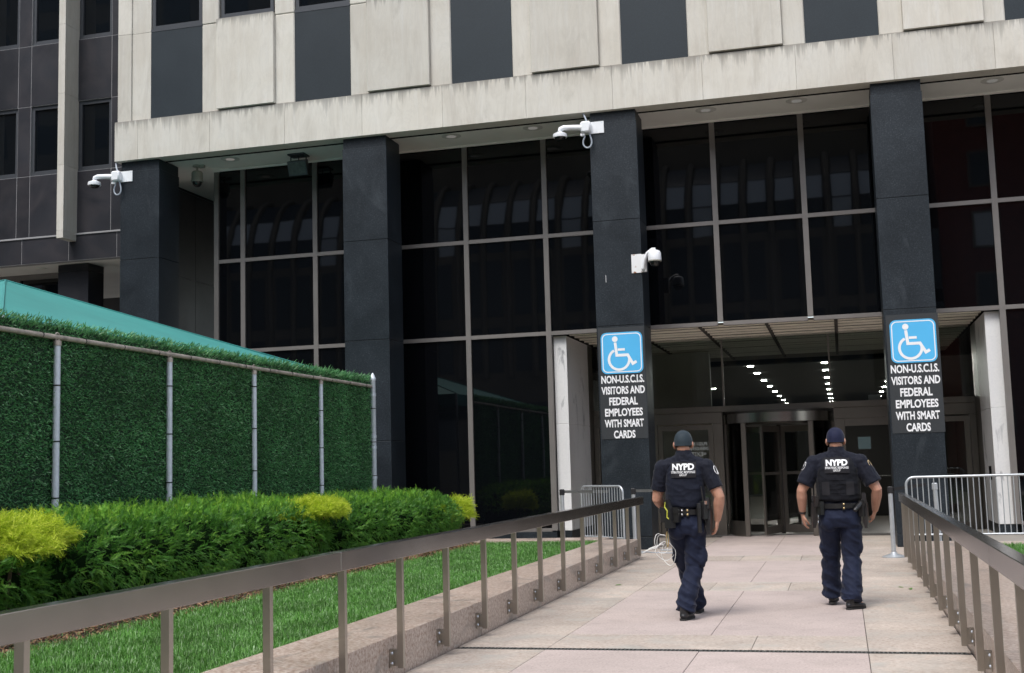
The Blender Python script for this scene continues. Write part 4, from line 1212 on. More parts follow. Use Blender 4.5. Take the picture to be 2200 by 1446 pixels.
# ------------------------------------------------------------------ security cameras, floodlight
def arm_camera(label, xe, z, group):
    """white bracket plate wrapped on the column edge, arm pointing left, dome hanging from its end"""
    c_ = thing('security_camera', label, 'camera', (xe, Y0-0.05, z), group)
    yb = Y0-0.002
    MB().box(xe-0.02, xe+0.30, yb-0.018, yb, z-0.12, z+0.115, 0.004).build('mounting_plate', M['white_cam'], c_)
    for (bx, bz) in ((0.26, 0.085), (0.16, -0.09)):
        MB().lathe((xe+bx, yb-0.019, z+bz), [(0.010, 0.0), (0.008, 0.006)], 8, 'y').build('screw', M['galv'], c_)
    MB().box(xe-0.14, xe+0.06, yb-0.17, yb-0.020, z-0.115, z+0.11, 0.03).build('junction_box', M['white_cam'], c_, smooth=True)
    MB().box(xe-0.15, xe-0.06, yb-0.12, yb-0.05, z-0.17, z-0.117, 0.008).build('cable_gland', M['white_cam'], c_)
    MB().tube([(xe-0.05, yb-0.10, z-0.01), (xe-0.25, yb-0.12, z+0.005), (xe-0.47, yb-0.14, z+0.02), (xe-0.53, yb-0.145, z+0.0), (xe-0.545, yb-0.145, z-0.05)], [0.06, 0.055, 0.05, 0.05, 0.045], 14).build('arm', M['white_cam'], c_, smooth=True)
    dm = MB().lathe((xe-0.545, yb-0.145, z-0.17), [(0.135, 0.0), (0.14, 0.035), (0.135, 0.07), (0.08, 0.095), (0.03, 0.12)], 24).build('dome_housing', M['white_cam'], c_, smooth=True)
    MB().lathe((xe-0.545, yb-0.145, z-0.17), [(0.03, -0.06), (0.07, -0.05), (0.10, -0.025), (0.112, 0.0), (0.11, 0.004)], 20).build('dome_lens', M['lens'], dm, smooth=True)
    lp = [(xe-0.06, yb-0.09, z-0.17)]+[(xe-0.02+0.085*math.sin(t), yb-0.075, z-0.30-0.105*math.cos(t)*(1.0 if math.cos(t) > 0 else 1.4)) for t in np.linspace(-1.9, 1.9, 15)]+[(xe+0.02, yb-0.075, z-0.11)]
    MB().tube(lp, 0.016, 9).build('cable_loop', M['cable'], c_, smooth=True)
    MB().tube([(xe-0.02, yb-0.08, z+0.10), (xe-0.05, yb-0.08, z+0.20), (xe-0.10, yb-0.02, z+0.30)], 0.018, 8).build('conduit', M['cable'], c_, smooth=True)
arm_camera('white dome camera on an arm beside the granite wing', -14.75, 8.085, 'white arm cameras')
arm_camera('white dome camera on an arm above the rusty camera', -4.40, 8.11, 'white arm cameras')
rc_ = thing('security_camera', 'white dome camera on a rusty corner plate above the wheelchair sign', 'camera', (-3.5, Y0-0.05, 5.35))
M['rust_plate'] = None
t = NT('rusty_plate'); ff = t.noise(t.pos(), 9, 5, 0.6)
t.set('Base Color', t.ramp(ff, [(0.60, (0.74, 0.75, 0.76)), (0.66, (0.30, 0.13, 0.05)), (0.72, (0.10, 0.04, 0.02))])).set('Roughness', 0.6); M['rust_plate'] = t.m
yb = Y0-0.002
MB().box(-3.665, -3.468, yb-0.012, yb, 5.20, 5.56, 0.002).build('mounting_plate', M['rust_plate'], rc_)
MB().obox((-3.425, yb-0.055, 5.37), (1, 0.0, 0), (0, 1, 0), (0, 0, 1), 0.055, 0.05, 0.165).build('corner_plate', M['rust_plate'], rc_)
MB().tube([(-3.43, yb-0.11, 5.25), (-3.39, yb-0.14, 5.42), (-3.33, yb-0.17, 5.54), (-3.23, yb-0.20, 5.60), (-3.17, yb-0.20, 5.60)], [0.05, 0.045, 0.04, 0.04, 0.036], 10, flat=0.75).build('arm', M['white_cam'], rc_, smooth=True)
dm = MB().lathe((-3.19, yb-0.20, 5.38), [(0.125, 0.0), (0.128, 0.03), (0.122, 0.14), (0.10, 0.18), (0.04, 0.205)], 24).build('dome_housing', M['white_cam'], rc_, smooth=True)
MB().lathe((-3.19, yb-0.20, 5.36), [(0.118, 0.0), (0.13, 0.004), (0.13, 0.022), (0.118, 0.024)], 24).build('dome_ring', M['beige_cam'], dm, smooth=True)
MB().lathe((-3.19, yb-0.20, 5.36), [(0.02, -0.095), (0.06, -0.082), (0.092, -0.045), (0.10, 0.0), (0.09, 0.002)], 20).build('dome_lens', M['lens'], dm, smooth=True)
sc_ = thing('security_camera', 'beige dome camera hanging from the soffit beside the column', 'camera', (-13.40, 23.48, ZS))
MB().lathe((-13.40, 23.48, ZS-0.02), [(0.10, 0), (0.10, 0.035), (0.05, 0.037)], 18).build('ceiling_plate', M['beige_cam'], sc_, smooth=True)
MB().box(-13.34, -13.22, 23.45, 23.51, ZS-0.05, ZS+0.015).build('junction_box', M['beige_cam'], sc_)
MB().tube([(-13.40, 23.48, ZS), (-13.40, 23.48, ZS-0.12)], 0.022, 10).build('stem', M['beige_cam'], sc_, smooth=True)
dm = MB().lathe((-13.40, 23.48, ZS-0.36), [(0.135, 0), (0.137, 0.03), (0.125, 0.05), (0.125, 0.20), (0.10, 0.24), (0.03, 0.25)], 22).build('dome_housing', M['beige_cam'], sc_, smooth=True)
MB().lathe((-13.40, 23.48, ZS-0.36), [(0.02, -0.105), (0.06, -0.095), (0.095, -0.05), (0.105, 0.0), (0.1, 0.002)], 20).build('dome_lens', M['lens'], dm, smooth=True)
MB().tube([(-13.40, 23.52, ZS-0.015), (-12.8, 23.9, ZS-0.012), (-10.9, 23.92, ZS-0.012)], 0.010, 6).build('conduit', M['soffit'], sc_)
fl = thing('floodlight', 'black floodlight hanging from the soffit in front of the glass', 'lamp', (-10.95, 23.45, ZS))
fx_, fy_ = -10.95, 23.45
MB().obox((fx_, fy_, ZS-0.0), (1, 0.0, 0), (0, 1, 0), (0, 0, 1), 0.19, 0.15, 0.016).build('ceiling_plate', M['frame_dark'], fl)
MB().tube([(fx_-0.17, fy_, ZS-0.01), (fx_-0.18, fy_, ZS-0.06), (fx_-0.18, fy_, ZS-0.24)], 0.014, 8).build('yoke_arm', M['frame_dark'], fl)
MB().tube([(fx_+0.17, fy_, ZS-0.01), (fx_+0.18, fy_, ZS-0.06), (fx_+0.18, fy_, ZS-0.24)], 0.014, 8).build('yoke_arm', M['frame_dark'], fl)
MB().tube([(fx_+0.0, fy_, ZS-0.01), (fx_, fy_+0.02, ZS-0.15)], 0.010, 8).build('stem', M['frame_dark'], fl)
ca, sa = math.cos(R(22)), math.sin(R(22))
hb = MB().obox((fx_, fy_, ZS-0.27), (1, 0, 0), (0, ca, sa), (0, -sa, ca), 0.215, 0.07, 0.155).build('lamp_housing', M['frame_dark'], fl)
M['lamp_glass'] = simple('lamp_glass', (0.06, 0.062, 0.060), 0.3, 0.1, var=0.4, nscale=12)
MB().obox(Vector((fx_, fy_, ZS-0.27))-Vector((0, ca, sa))*0.072, (1, 0, 0), (0, ca, sa), (0, -sa, ca), 0.185, 0.003, 0.125).build('lamp_glass', M['lamp_glass'], hb)

# ------------------------------------------------------------------ barricades and stanchions
def barricade(label, A, B, z0, z1, nb):
    A, B = Vector((*A, 0)), Vector((*B, 0)); t = (B-A).normalized(); L_ = (B-A).length
    b_ = thing('steel_barricade', label, 'barricade', ((A.x+B.x)/2, (A.y+B.y)/2, z0), 'steel crowd barricades')
    r_ = 0.12; up = Vector((0, 0, 1)); zb_ = z0+0.28
    pts = [A+up*(z0+0.02), A+up*(z1-r_)]
    pts += [A+t*r_*(1-math.cos(a))+up*(z1-r_+r_*math.sin(a)) for a in np.linspace(0.2, PI/2, 6)]
    pts += [B-t*r_*(1-math.sin(a))+up*(z1-r_+r_*math.cos(a)) for a in np.linspace(0, PI/2-0.2, 6)]
    pts += [B+up*(z1-r_), B+up*(z0+0.02)]
    MB().tube(pts, 0.0195, 10).build('frame', M['barrier'], b_, smooth=True)
    MB().tube([A+up*zb_, B+up*zb_], 0.0165, 10).build('bottom_bar', M['barrier'], b_, smooth=True)
    for k in range(nb):
        p_ = A+t*(L_*(k+1)/(nb+1))
        MB().tube([p_+up*(zb_+0.005), p_+up*(z1-0.008)], 0.0078, 7).build('upright', M['barrier'], b_, smooth=True)
    nn = Vector((-t.y, t.x, 0))
    for e in (A+t*0.02, B-t*0.02):
        MB().tube([e-nn*0.3+up*(z0+0.017), e-nn*0.12+up*(z0+0.06), e+nn*0.12+up*(z0+0.06), e+nn*0.3+up*(z0+0.017)], 0.016, 8).build('foot', M['barrier'], b_, smooth=True)
    hk = B+up*(z1-0.30)
    MB().tube([hk, hk+t*0.05, hk+t*0.05+up*0.06], 0.008, 6).build('hook', M['barrier'], b_, smooth=True)
barricade('steel crowd barricade seen edge on beside the marble pier', (-4.74, 22.35), (-3.80, 21.45), 0.0, 1.20, 15)
barricade('steel crowd barricade behind the railing end at the right hand column', (0.93, 19.72), (3.05, 19.72), 0.10, 1.258, 25)
def stanchion(label, x, y, z, h, belt, lean=0.0, mat='barrier'):
    s_ = thing('stanchion', label, 'stanchion', (x, y, z), 'belt stanchions at the entrance')
    MB().lathe((x, y, z), [(0.185, 0.0), (0.185, 0.010), (0.14, 0.03), (0.06, 0.055), (0.04, 0.08)], 26).build('base', M[mat], s_, smooth=True)
    MB().tube([(x, y, z+0.06), (x+lean, y, z+h)], 0.036, 14).build('post', M[mat], s_, smooth=True)
    MB().box(x+lean-0.042, x+lean+0.042, y-0.042, y+0.042, z+h-0.10, z+h+0.012, 0.012).build('belt_head', M['tie'] if belt else M[mat], s_)
    if belt: 
        MB().add([(x+lean+0.03, y+0.02, z+h-0.01), (belt[0], belt[1], belt[2]), (belt[0], belt[1], belt[2]-0.05), (x+lean+0.03, y+0.02, z+h-0.06)], [(0, 1, 2, 3)]).build('belt', M['tie'] if belt[3] else M['grate'], s_)
stanchion('grey belt stanchion on a round base at the railing end', 0.712, 20.32, 0.0, 1.10, (1.25, 20.15, 1.16, 1))
stanchion('pale stanchion post leaning behind the right hand barricade', 1.42, 20.35, 0.0, 1.14, None, -0.03, 'barrier')
stanchion('pale belt stanchion in front of the sign column', -3.66, 21.75, 0.0, 1.14, (-2.9, 22.0, 1.12, 0), 0.0)
stanchion('pale belt stanchion in front of the white marble pier', -5.02, 21.95, 0.10, 1.05, (-4.2, 22.2, 1.12, 0), 0.0)

# ------------------------------------------------------------------ across the street, seen as reflections
M['opp_stone'] = simple('opposite_stone', (0.22, 0.195, 0.16), 0.8, var=0.15, nscale=0.4)
M['opp_brick'] = simple('opposite_brick', (0.20, 0.06, 0.045), 0.85, var=0.25, nscale=2.0)
M['opp_glass'] = simple('opposite_glass', (0.04, 0.055, 0.07), 0.3, 0.0)
M['opp_blind'] = simple('opposite_blind', (0.62, 0.68, 0.75), 0.6)
YO = -34.0
op = thing('arcade_building', 'stone building with curved ribs across the street behind the camera', 'building', (-25, YO, 0))
MB().box(-75, 6, YO-20, YO, -0.06, 17.0).build('wall', M['opp_stone'], op)
MB().box(-75, 6, YO-20, YO-4.0, 17.0, 28.5).build('attic', M['opp_stone'], op)
for k in range(43):
    x = -74+k*1.85
    pts = [(x, YO+0.1, 8.0), (x, YO+0.1, 17.0)]+[(x, YO-4.0*(1-math.cos(a)), 17.0+5.9*math.sin(a)) for a in np.linspace(0.2, PI/2, 7)]
    MB().tube(pts, 0.22, 6).build('rib', M['opp_stone'], op)
    if k % 2 == 0:
        for (z0, z1) in ((3.0, 6.2), (8.4, 11.6), (12.4, 16.4)):
            MB().box(x+0.45, x+3.2, YO, YO+0.05, z0, z1).build('window', M['opp_glass'], op)
    for j, (a0, a1) in enumerate(((0.0, 0.36), (0.38, 0.72), (0.74, 1.2))):
        q = [(YO-4.0*(1-math.cos(a)), 17.0+5.8*math.sin(a)) for a in (a0, a1)]
        MB().add([(x+0.3, q[0][0], q[0][1]), (x+1.55, q[0][0], q[0][1]), (x+1.55, q[1][0], q[1][1]), (x+0.3, q[1][0], q[1][1])], [(0, 1, 2, 3)]).build('roof_window', M['opp_blind' if (j == 1 or (k % 5 == 0 and j == 0)) else 'opp_glass'], op)
MB().box(-110, -36, YO-24, YO-6.0, 28.5, 56).build('tower', M['opp_stone'], op)
for i in range(14):
    for j in range(6):
        MB().box(-108+i*5.1, -105.2+i*5.1, YO-6.0, YO-5.95, 30+j*4.3, 32.6+j*4.3).build('window', M['opp_glass'], op)
ob = thing('brick_building', 'red brick building across the street behind the camera', 'building', (20, YO, 0))
MB().box(7, 60, YO-20, YO-0.5, -0.06, 29).build('wall', M['opp_brick'], ob)
for i in range(10):
    for j in range(6):
        x = 9+i*5; z = 3+j*4
        w_ = MB().box(x, x+1.7, YO-0.5, YO-0.42, z, z+2.4).build('window', M['opp_stone'], ob)
        MB().box(x+0.15, x+1.55, YO-0.42, YO-0.38, z+0.15, z+2.25).build('pane', M['opp_blind' if (i+j) % 3 == 0 else 'opp_glass'], w_)
oc = thing('office_tower', 'grey office tower across the street behind the camera', 'building', (-80, -10, 0))
MB().box(-110, -78, -40, 40, -0.06, 40).build('wall', M['opp_stone'], oc)
for i in range(9):
    for j in range(8):
        y = -36+i*8; z = 4+j*4.4
        MB().box(-78, -77.95, y, y+4, z, z+2.6).build('window', M['opp_glass'], oc)
# ------------------------------------------------------------------ people
def cloth_mat(name, c, rough=0.8, var=0.22, sheen=0.1):
    t = NT(name)
    p = t.pos(obj=True)
    f = t.noise(p, 6, 5, 0.6)
    w = t.noise(t.pos((1, 1, 1), True), 220, 2, 0.5)
    lo = tuple(x*(1-var) for x in c); hi = tuple(x*(1+var) for x in c)
    t.set('Base Color', t.ramp(f, [(0.3, lo), (0.7, hi)])).set('Roughness', rough).set('Specular IOR Level', 0.25)
    try: t.set('Sheen Weight', sheen).set('Sheen Roughness', 0.4)
    except Exception: pass
    t.bump(w, 0.12, 0.002)
    return t.m
M['navy'] = cloth_mat('navy_twill', (0.0086, 0.0130, 0.033))
M['navy_shirt'] = cloth_mat('navy_shirt', (0.0058, 0.0076, 0.0165))
M['vest_a'] = cloth_mat('navy_vest', (0.0068, 0.0094, 0.0205))
M['vest_b'] = cloth_mat('black_vest', (0.0050, 0.0060, 0.0100))
M['cap_a'] = cloth_mat('slate_cap', (0.023, 0.036, 0.047), 0.7)
M['cap_b'] = cloth_mat('navy_cap', (0.010, 0.013, 0.040), 0.75)
def skin_mat():
    t = NT('skin')
    f = t.noise(t.pos(obj=True), 14, 5, 0.6)
    t.set('Base Color', t.ramp(f, [(0.3, (0.40, 0.205, 0.140)), (0.7, (0.50, 0.275, 0.195))])).set('Roughness', 0.55)
    try: t.set('Subsurface Weight', 0.08).set('Subsurface Radius', (0.012, 0.005, 0.003))
    except Exception: pass
    t.bump(t.noise(t.pos(obj=True), 120, 3), 0.06, 0.002)
    return t.m
M['skin'] = skin_mat()
M['leather'] = simple('black_leather', (0.012, 0.012, 0.013), 0.38, var=0.2, nscale=60)
M['shoe'] = simple('shoe_leather', (0.014, 0.015, 0.018), 0.42, var=0.2, nscale=40)
M['sole'] = simple('rubber_sole', (0.02, 0.02, 0.02), 0.7)
M['polymer'] = simple('black_polymer', (0.016, 0.016, 0.018), 0.35)
M['chrome'] = simple('nickel', (0.75, 0.75, 0.76), 0.22, 1.0)
M['brass'] = simple('brass', (0.72, 0.55, 0.28), 0.3, 1.0)
M['yellow'] = simple('taser_yellow', (0.42, 0.43, 0.05), 0.5)
M['patch_black'] = simple('patch_cloth', (0.009, 0.009, 0.013), 0.8)
M['patch_white'] = simple('patch_white', (0.82, 0.83, 0.85), 0.6)
M['patch_gold'] = simple('patch_gold', (0.55, 0.42, 0.22), 0.6)
M['hair'] = simple('short_hair', (0.030, 0.020, 0.014), 0.8, var=0.3, nscale=200)
M['eye'] = simple('eye', (0.10, 0.08, 0.07), 0.1)
M['flex'] = simple('white_plastic', (0.80, 0.81, 0.80), 0.4)

def solid(mb, voxel, smooth=4, disp=None, mat=None, name='part'):
    me = mb.mesh('tmp')
    ob = bpy.data.objects.new('tmp', me); COL.objects.link(ob)
    m = ob.modifiers.new('r', 'REMESH'); m.mode = 'VOXEL'; m.voxel_size = voxel; m.use_smooth_shade = True
    if smooth:
        s_ = ob.modifiers.new('s', 'SMOOTH'); s_.factor = 0.5; s_.iterations = smooth
    dg = bpy.context.evaluated_depsgraph_get()
    out = bpy.data.meshes.new_from_object(ob.evaluated_get(dg))
    bpy.data.objects.remove(ob); bpy.data.meshes.remove(me)
    out.name = name
    if disp:
        n = len(out.vertices)
        co = np.empty(n*3, dtype=np.float32); out.vertices.foreach_get('co', co)
        no = np.empty(n*3, dtype=np.float32); out.vertices.foreach_get('normal', no)
        co = co.reshape(-1, 3); no = no.reshape(-1, 3)
        dd = np.array([disp(c_, n_) for c_, n_ in zip(co, no)], dtype=np.float32)
        co = co+no*dd[:, None]
        out.vertices.foreach_set('co', co.ravel()); out.update()
    out.polygons.foreach_set('use_smooth', [True]*len(out.polygons))
    out.materials.clear()
    if mat: out.materials.append(mat)
    return out

def ridged(x, y, z):
    return 1.0-abs(noise.noise(Vector((x, y, z))))*2.0

def hand(mb, W, d_, n_, s_, curl):
    n0 = len(mb.v)
    """palm, four fingers and a thumb; d_ along the hand, n_ towards the palm side, s_ towards the thumb"""
    d_, n_, s_ = Vector(d_).normalized(), Vector(n_).normalized(), Vector(s_).normalized()
    W = Vector(W)
    mb.tube([W-d_*0.03, W+d_*0.015, W+d_*0.05, W+d_*0.092], [(0.021, 0.027), (0.019, 0.032), (0.016, 0.041), (0.013, 0.040)], 12, up=n_.cross(d_) if False else s_)
    for k, (o_, l_) in enumerate(((0.031, 0.074), (0.011, 0.084), (-0.010, 0.078), (-0.030, 0.060))):
        p = W+d_*0.085+s_*o_
        a = 0.25+0.10*k*curl; pts = [p]; ang = curl*0.35
        for seg in (0.46, 0.30, 0.24):
            dd = d_*math.cos(ang)+n_*math.sin(ang)
            p = p+dd*l_*seg; pts.append(p); ang += curl*(0.75+0.08*k)
        mb.tube(pts, [0.0095, 0.0088, 0.0080, 0.0068], 8)
    p = W+d_*0.03+s_*0.026
    pts = [p, p+(d_*0.65+s_*0.55+n_*0.25).normalized()*0.038, p+(d_*0.8+s_*0.35+n_*0.35).normalized()*0.068, p+(d_*0.9+s_*0.15+n_*0.45).normalized()*0.092]
    mb.tube(pts, [0.0135, 0.0115, 0.0098, 0.0078], 8)
    for i in range(n0, len(mb.v)): mb.v[i] = tuple(W+(Vector(mb.v[i])-W)*1.10)

def officer(label, loc, rz, J, vest_mat, cap_mat, vest_style, gear):
    P = thing('person', label, 'person', loc, 'walking police officers', rz)
    def part(name, me, parent=P):
        return new_obj(name, me, parent)
    def put(mb, name, mat, parent=P, smooth=True):
        return mb.build(name, mat, parent, smooth=smooth, world=False)
    bw = J.get('build', 1.0); lw = J.get('legs', 1.0)
    # ---- body: head, neck, arms, hands and the trunk inside the clothes, one surface
    b = MB()
    b.ellipsoid((0, 0.012, 1.780), 0.083, 0.102, 0.113)
    b.ellipsoid((0, 0.040, 1.712), 0.067, 0.068, 0.070)
    b.ellipsoid((0, -0.030, 1.720), 0.066, 0.062, 0.070)
    b.ellipsoid((0, 0.060, 1.668), 0.036, 0.036, 0.030)
    b.ellipsoid((0, 0.112, 1.752), 0.013, 0.018, 0.022); b.ellipsoid((0, 0.100, 1.775), 0.010, 0.012, 0.022)
    b.ellipsoid((0, 0.092, 1.705), 0.026, 0.014, 0.008); b.ellipsoid((0, 0.095, 1.805), 0.055, 0.014, 0.012)
    for s_ in (-1, 1):
        b.ellipsoid((s_*0.094, -0.004, 1.752), 0.013, 0.022, 0.034); b.ellipsoid((s_*0.088, 0.002, 1.725), 0.011, 0.014, 0.018)
    b.tube([(0, -0.018, 1.54), (0, -0.012, 1.62), (0, 0.004, 1.71)], [0.082, 0.071, 0.068], 14)
    b.tube([(0, 0, 0.92), (0, 0, 1.10), (0, 0, 1.40), (0, 0, 1.52), (0, -0.01, 1.60)], [(0.10, 0.15), (0.10, 0.15), (0.11, 0.18), (0.09, 0.17), (0.06, 0.07)], 16)
    for s_ in ('L', 'R'):
        sh, el, wr = (Vector(J[s_+k]) for k in ('sh', 'el', 'wr'))
        b.ellipsoid(sh, 0.062, 0.062, 0.062)
        b.tube([sh, sh.lerp(el, 0.35), sh.lerp(el, 0.75), el, el.lerp(wr, 0.25), el.lerp(wr, 0.65), wr], [0.068, 0.067, 0.060, 0.053, 0.057, 0.046, 0.032], 12)
        h_ = J[s_+'hand']
        hand(b, wr, h_[0], h_[1], h_[2], h_[3])
        hp, kn, an = (Vector(J[s_+k]) for k in ('hip', 'kn', 'an'))
        b.tube([hp, hp.lerp(kn, 0.5), kn, kn.lerp(an, 0.35), an], [0.075, 0.066, 0.050, 0.050, 0.035], 12)
        ft = Vector(J[s_+'toe'])
        b.tube([an, an+(ft-an)*0.5, ft], [0.035, 0.032, 0.024], 10)
    body = part('body', solid(b, 0.0048, 3, None, M['skin'], 'body'))
    for s_ in (-1, 1): put(MB().ellipsoid((s_*0.031, 0.092, 1.778), 0.011, 0.008, 0.006, 8, 6), 'eye', M['eye'])
    # ---- trousers
    t = MB()
    t.tube([(0, 0, 1.085), (0, -0.004, 1.02), (0, -0.014, 0.94), (0, -0.008, 0.86)], [(0.120*bw, 0.178*bw), (0.132*bw, 0.188*bw), (0.142*bw, 0.192*bw), (0.115*bw, 0.178*bw)], 20)
    for s_ in ('L', 'R'):
        hp, kn, an = (Vector(J[s_+k]) for k in ('hip', 'kn', 'an'))
        sg = -1 if s_ == 'L' else 1
        t.ellipsoid(hp+Vector((0, -0.035, -0.01)), 0.098, 0.108, 0.12)
        hem = an+Vector((0, 0, -0.035))
        t.tube([hp, hp.lerp(kn, 0.3), hp.lerp(kn, 0.7), kn, kn.lerp(an, 0.3), kn.lerp(an, 0.7), hem], [r_*lw for r_ in (0.106, 0.110, 0.099, 0.089, 0.092, 0.095, 0.095)], 16)
        pk = hp.lerp(kn, 0.66)
        t.ellipsoid(pk+Vector((sg*0.068, -0.005, 0.0)), 0.046, 0.075, 0.115)
        if J.get('bulge') == s_: t.ellipsoid(pk+Vector((sg*0.075, -0.03, -0.03)), 0.055, 0.075, 0.11)
    an_ = [(Vector(J['Lan']), Vector(J['Lkn'])), (Vector(J['Ran']), Vector(J['Rkn']))]
    def dtr(c_, n_):
        x, y, z = c_
        kz = math.exp(-((z-0.52)/0.16)**2)*0.010+math.exp(-((z-0.16)/0.12)**2)*0.013+0.004+math.exp(-((z-0.86)/0.10)**2)*0.004
        f = ridged(x*5+z*3, y*5, z*9.5+x*5)*0.72+ridged(x*12, y*12+3, z*16+x*6)*0.22
        return (f-0.45)*kz*2.1
    part('trousers', solid(t, 0.0075, 4, dtr, M['navy'], 'trousers'))
    # ---- shirt with short sleeves
    s = MB()
    s.tube([(0, 0, 1.02), (0, 0, 1.10), (0, 0, 1.25), (0, 0, 1.40), (0, -0.004, 1.50), (0, -0.010, 1.565), (0, -0.014, 1.62), (0, -0.010, 1.668)],
           [(0.122*bw, 0.180*bw), (0.124*bw, 0.180*bw), (0.134*bw, 0.194*bw), (0.140*bw, 0.212*bw), (0.132*bw, 0.212*bw), (0.104, 0.185*bw), (0.090, 0.128), (0.080, 0.082)], 20)
    for sd_ in ('L', 'R'):
        sh, el = Vector(J[sd_+'sh']), Vector(J[sd_+'el'])
        fl_ = J.get('flare', 1.0)
        e = sh.lerp(el, J.get('sleeve', 0.70))
        s.ellipsoid(sh+Vector((0, 0, 0.002)), 0.084, 0.088, 0.084)
        s.tube([sh, sh.lerp(e, 0.5), e], [0.083, 0.082*(0.5+0.5*fl_), 0.078*fl_], 16)
        c_ = Vector((0, 0, 1.56))
        s.tube([c_+(sh-c_)*0.25, sh], [0.085, 0.074], 14)
        s.tube([(0, -0.015, 1.625), sh+Vector((0, 0, 0.015))], [0.055, 0.060], 12)
    def dsh(c_, n_):
        x, y, z = c_
        return (ridged(x*11, y*11, z*9+x*5)*0.5+ridged(x*20, y*20, z*18)*0.3-0.4)*0.013
    part('shirt', solid(s, 0.0065, 4, dsh, M['navy_shirt'], 'shirt'))
    put(MB().tube([(0, -0.012, 1.635), (0, -0.006, 1.690)], [(0.088, 0.090), (0.080, 0.082)], 20), 'collar', M['navy_shirt'])
    # ---- vest
    v = MB()
    zb_ = 1.115 if vest_style == 'a' else 1.12
    v.tube([(0, 0, zb_), (0, 0, zb_+0.02), (0, 0, 1.25), (0, 0, 1.38), (0, -0.004, 1.46), (0, -0.006, 1.53), (0, -0.010, 1.575), (0, -0.014, 1.61)],
           [(0.140*bw, 0.182*bw), (0.150*bw, 0.194*bw), (0.158*bw, 0.204*bw), (0.164*bw, 0.207*bw), (0.158*bw, 0.200*bw), (0.138*bw, 0.180*bw), (0.112, 0.165*bw), (0.086, 0.112)], 24)
    def dvs(c_, n_):
        x, y, z = c_
        return (ridged(x*6, y*6, z*9+x*2)*0.6+ridged(x*12, 1, z*20)*0.3-0.45)*0.010
    vm = solid(v, 0.0065, 5, dvs, vest_mat, 'vest')
    vest = part('vest', vm)
    vv = [w.co.copy() for w in vm.vertices]; vf = [tuple(p_.vertices) for p_ in vm.polygons]
    bvh = BVHTree.FromPolygons(vv, vf)
    def onto(x, z, off):
        h_ = bvh.ray_cast(Vector((x, -0.6, z)), Vector((0, 1, 0)))
        return Vector((x, (h_[0].y if h_[0] is not None else -0.10)-off, z))
    def panel(name, x0, x1, z0, z1, off, mat, nx=8, nz=6):
        m = MB()
        vs = [onto(x0+(x1-x0)*i/nx, z0+(z1-z0)*j/nz, off) for j in range(nz+1) for i in range(nx+1)]
        fs = [(j*(nx+1)+i, j*(nx+1)+i+1, (j+1)*(nx+1)+i+1, (j+1)*(nx+1)+i) for j in range(nz) for i in range(nx)]
        return put(m.add(vs, fs), name, mat, vest)
    zc = J.get('patch', 1.500)
    panel('name_patch', -0.128, 0.128, zc-0.080, zc+0.075, 0.0065, M['patch_black'], 20, 14)
    for (z_) in (zc-0.080, zc+0.075):
        put(MB().tube([onto(-0.128+0.256*i/10, z_, 0.008) for i in range(11)], 0.0022, 6), 'patch_edge', M['patch_black'], vest)
    for (body_, zz, h_, w_, bo) in (('NYPD', zc+0.028, 0.066, 0.222, 0.0075), ('STRATEGIC RESPONSE', zc-0.026, 0.0235, 0.240, 0.0004), ('GROUP', zc-0.054, 0.0235, 0.074, 0.0006)):
        me = text_mesh(body_, 0.1 if bo > 0.005 else 0.035, M['patch_white'], bo*0.6)
        n = len(me.vertices); co = np.empty(n*3, dtype=np.float32); me.vertices.foreach_get('co', co); co = co.reshape(-1, 3)
        co[:, 0] *= w_/(co[:, 0].max()-co[:, 0].min()); co[:, 1] *= h_/(co[:, 1].max()-co[:, 1].min())
        out = np.array([onto(float(q[0]), zz+float(q[1]), 0.017) for q in co], dtype=np.float32)
        me.vertices.foreach_set('co', out.ravel()); me.update()
        part('lettering', me, vest)
    if vest_style == 'b':
        for s_ in (-1, 1):
            x0, x1 = sorted((s_*0.085, s_*0.165))
            panel('side_strap', x0, x1, 1.185, 1.325, 0.006, M['patch_black'], 5, 5)
        for z_ in (1.21, 1.255, 1.30, 1.345):
            put(MB().tube([onto(-0.08+0.16*i/6, z_, 0.002) for i in range(7)], 0.0035, 6), 'stitch_line', vest_mat, vest)
    else:
        put(MB().tube([onto(-0.17+0.34*i/12, 1.565-0.018*math.cos(i*0.52), 0.0015) for i in range(13)], 0.003, 6), 'yoke_seam', M['navy_shirt'], vest)
    # shoulder patches
    for s_ in ('R', 'L') if vest_style == 'b' else ('R',):
        sg = 1 if s_ == 'R' else -1
        sh, el = Vector(J[s_+'sh']), Vector(J[s_+'el'])
        c_ = sh.lerp(el, 0.22); ax = (el-sh).normalized()
        outw = Vector((sg, -0.35, 0)); outw = (outw-ax*outw.dot(ax)).normalized(); sdv = ax.cross(outw)
        pts = [c_+outw*0.0865+ax*(0.046*math.cos(a))+sdv*(0.032*math.sin(a))-outw*0.006*math.sin(a)**2 for a in np.linspace(0, 2*PI, 17)]
        put(MB().tube(pts, 0.0035, 6), 'shoulder_patch', M['patch_gold'] if vest_style == 'b' and s_ == 'R' else M['patch_white'])
    # ---- shoes
    for s_ in ('L', 'R'):
        an, toe = Vector(J[s_+'an']), Vector(J[s_+'toe'])
        h0 = J.get(s_+'lift', 0.0)
        f_ = Vector((toe.x-an.x, toe.y-an.y, 0)).normalized(); sd_ = Vector((-f_.y, f_.x, 0))
        pit = J.get(s_+'pitch', 0.0)
        fz = (f_*math.cos(pit)+Vector((0, 0, math.sin(pit)))); up = Vector((0, 0, 1))*math.cos(pit)-f_*math.sin(pit)
        g0 = Vector((an.x, an.y, h0))
        def q(a, s2, z_): return g0+fz*a+sd_*s2+up*z_
        m = MB()
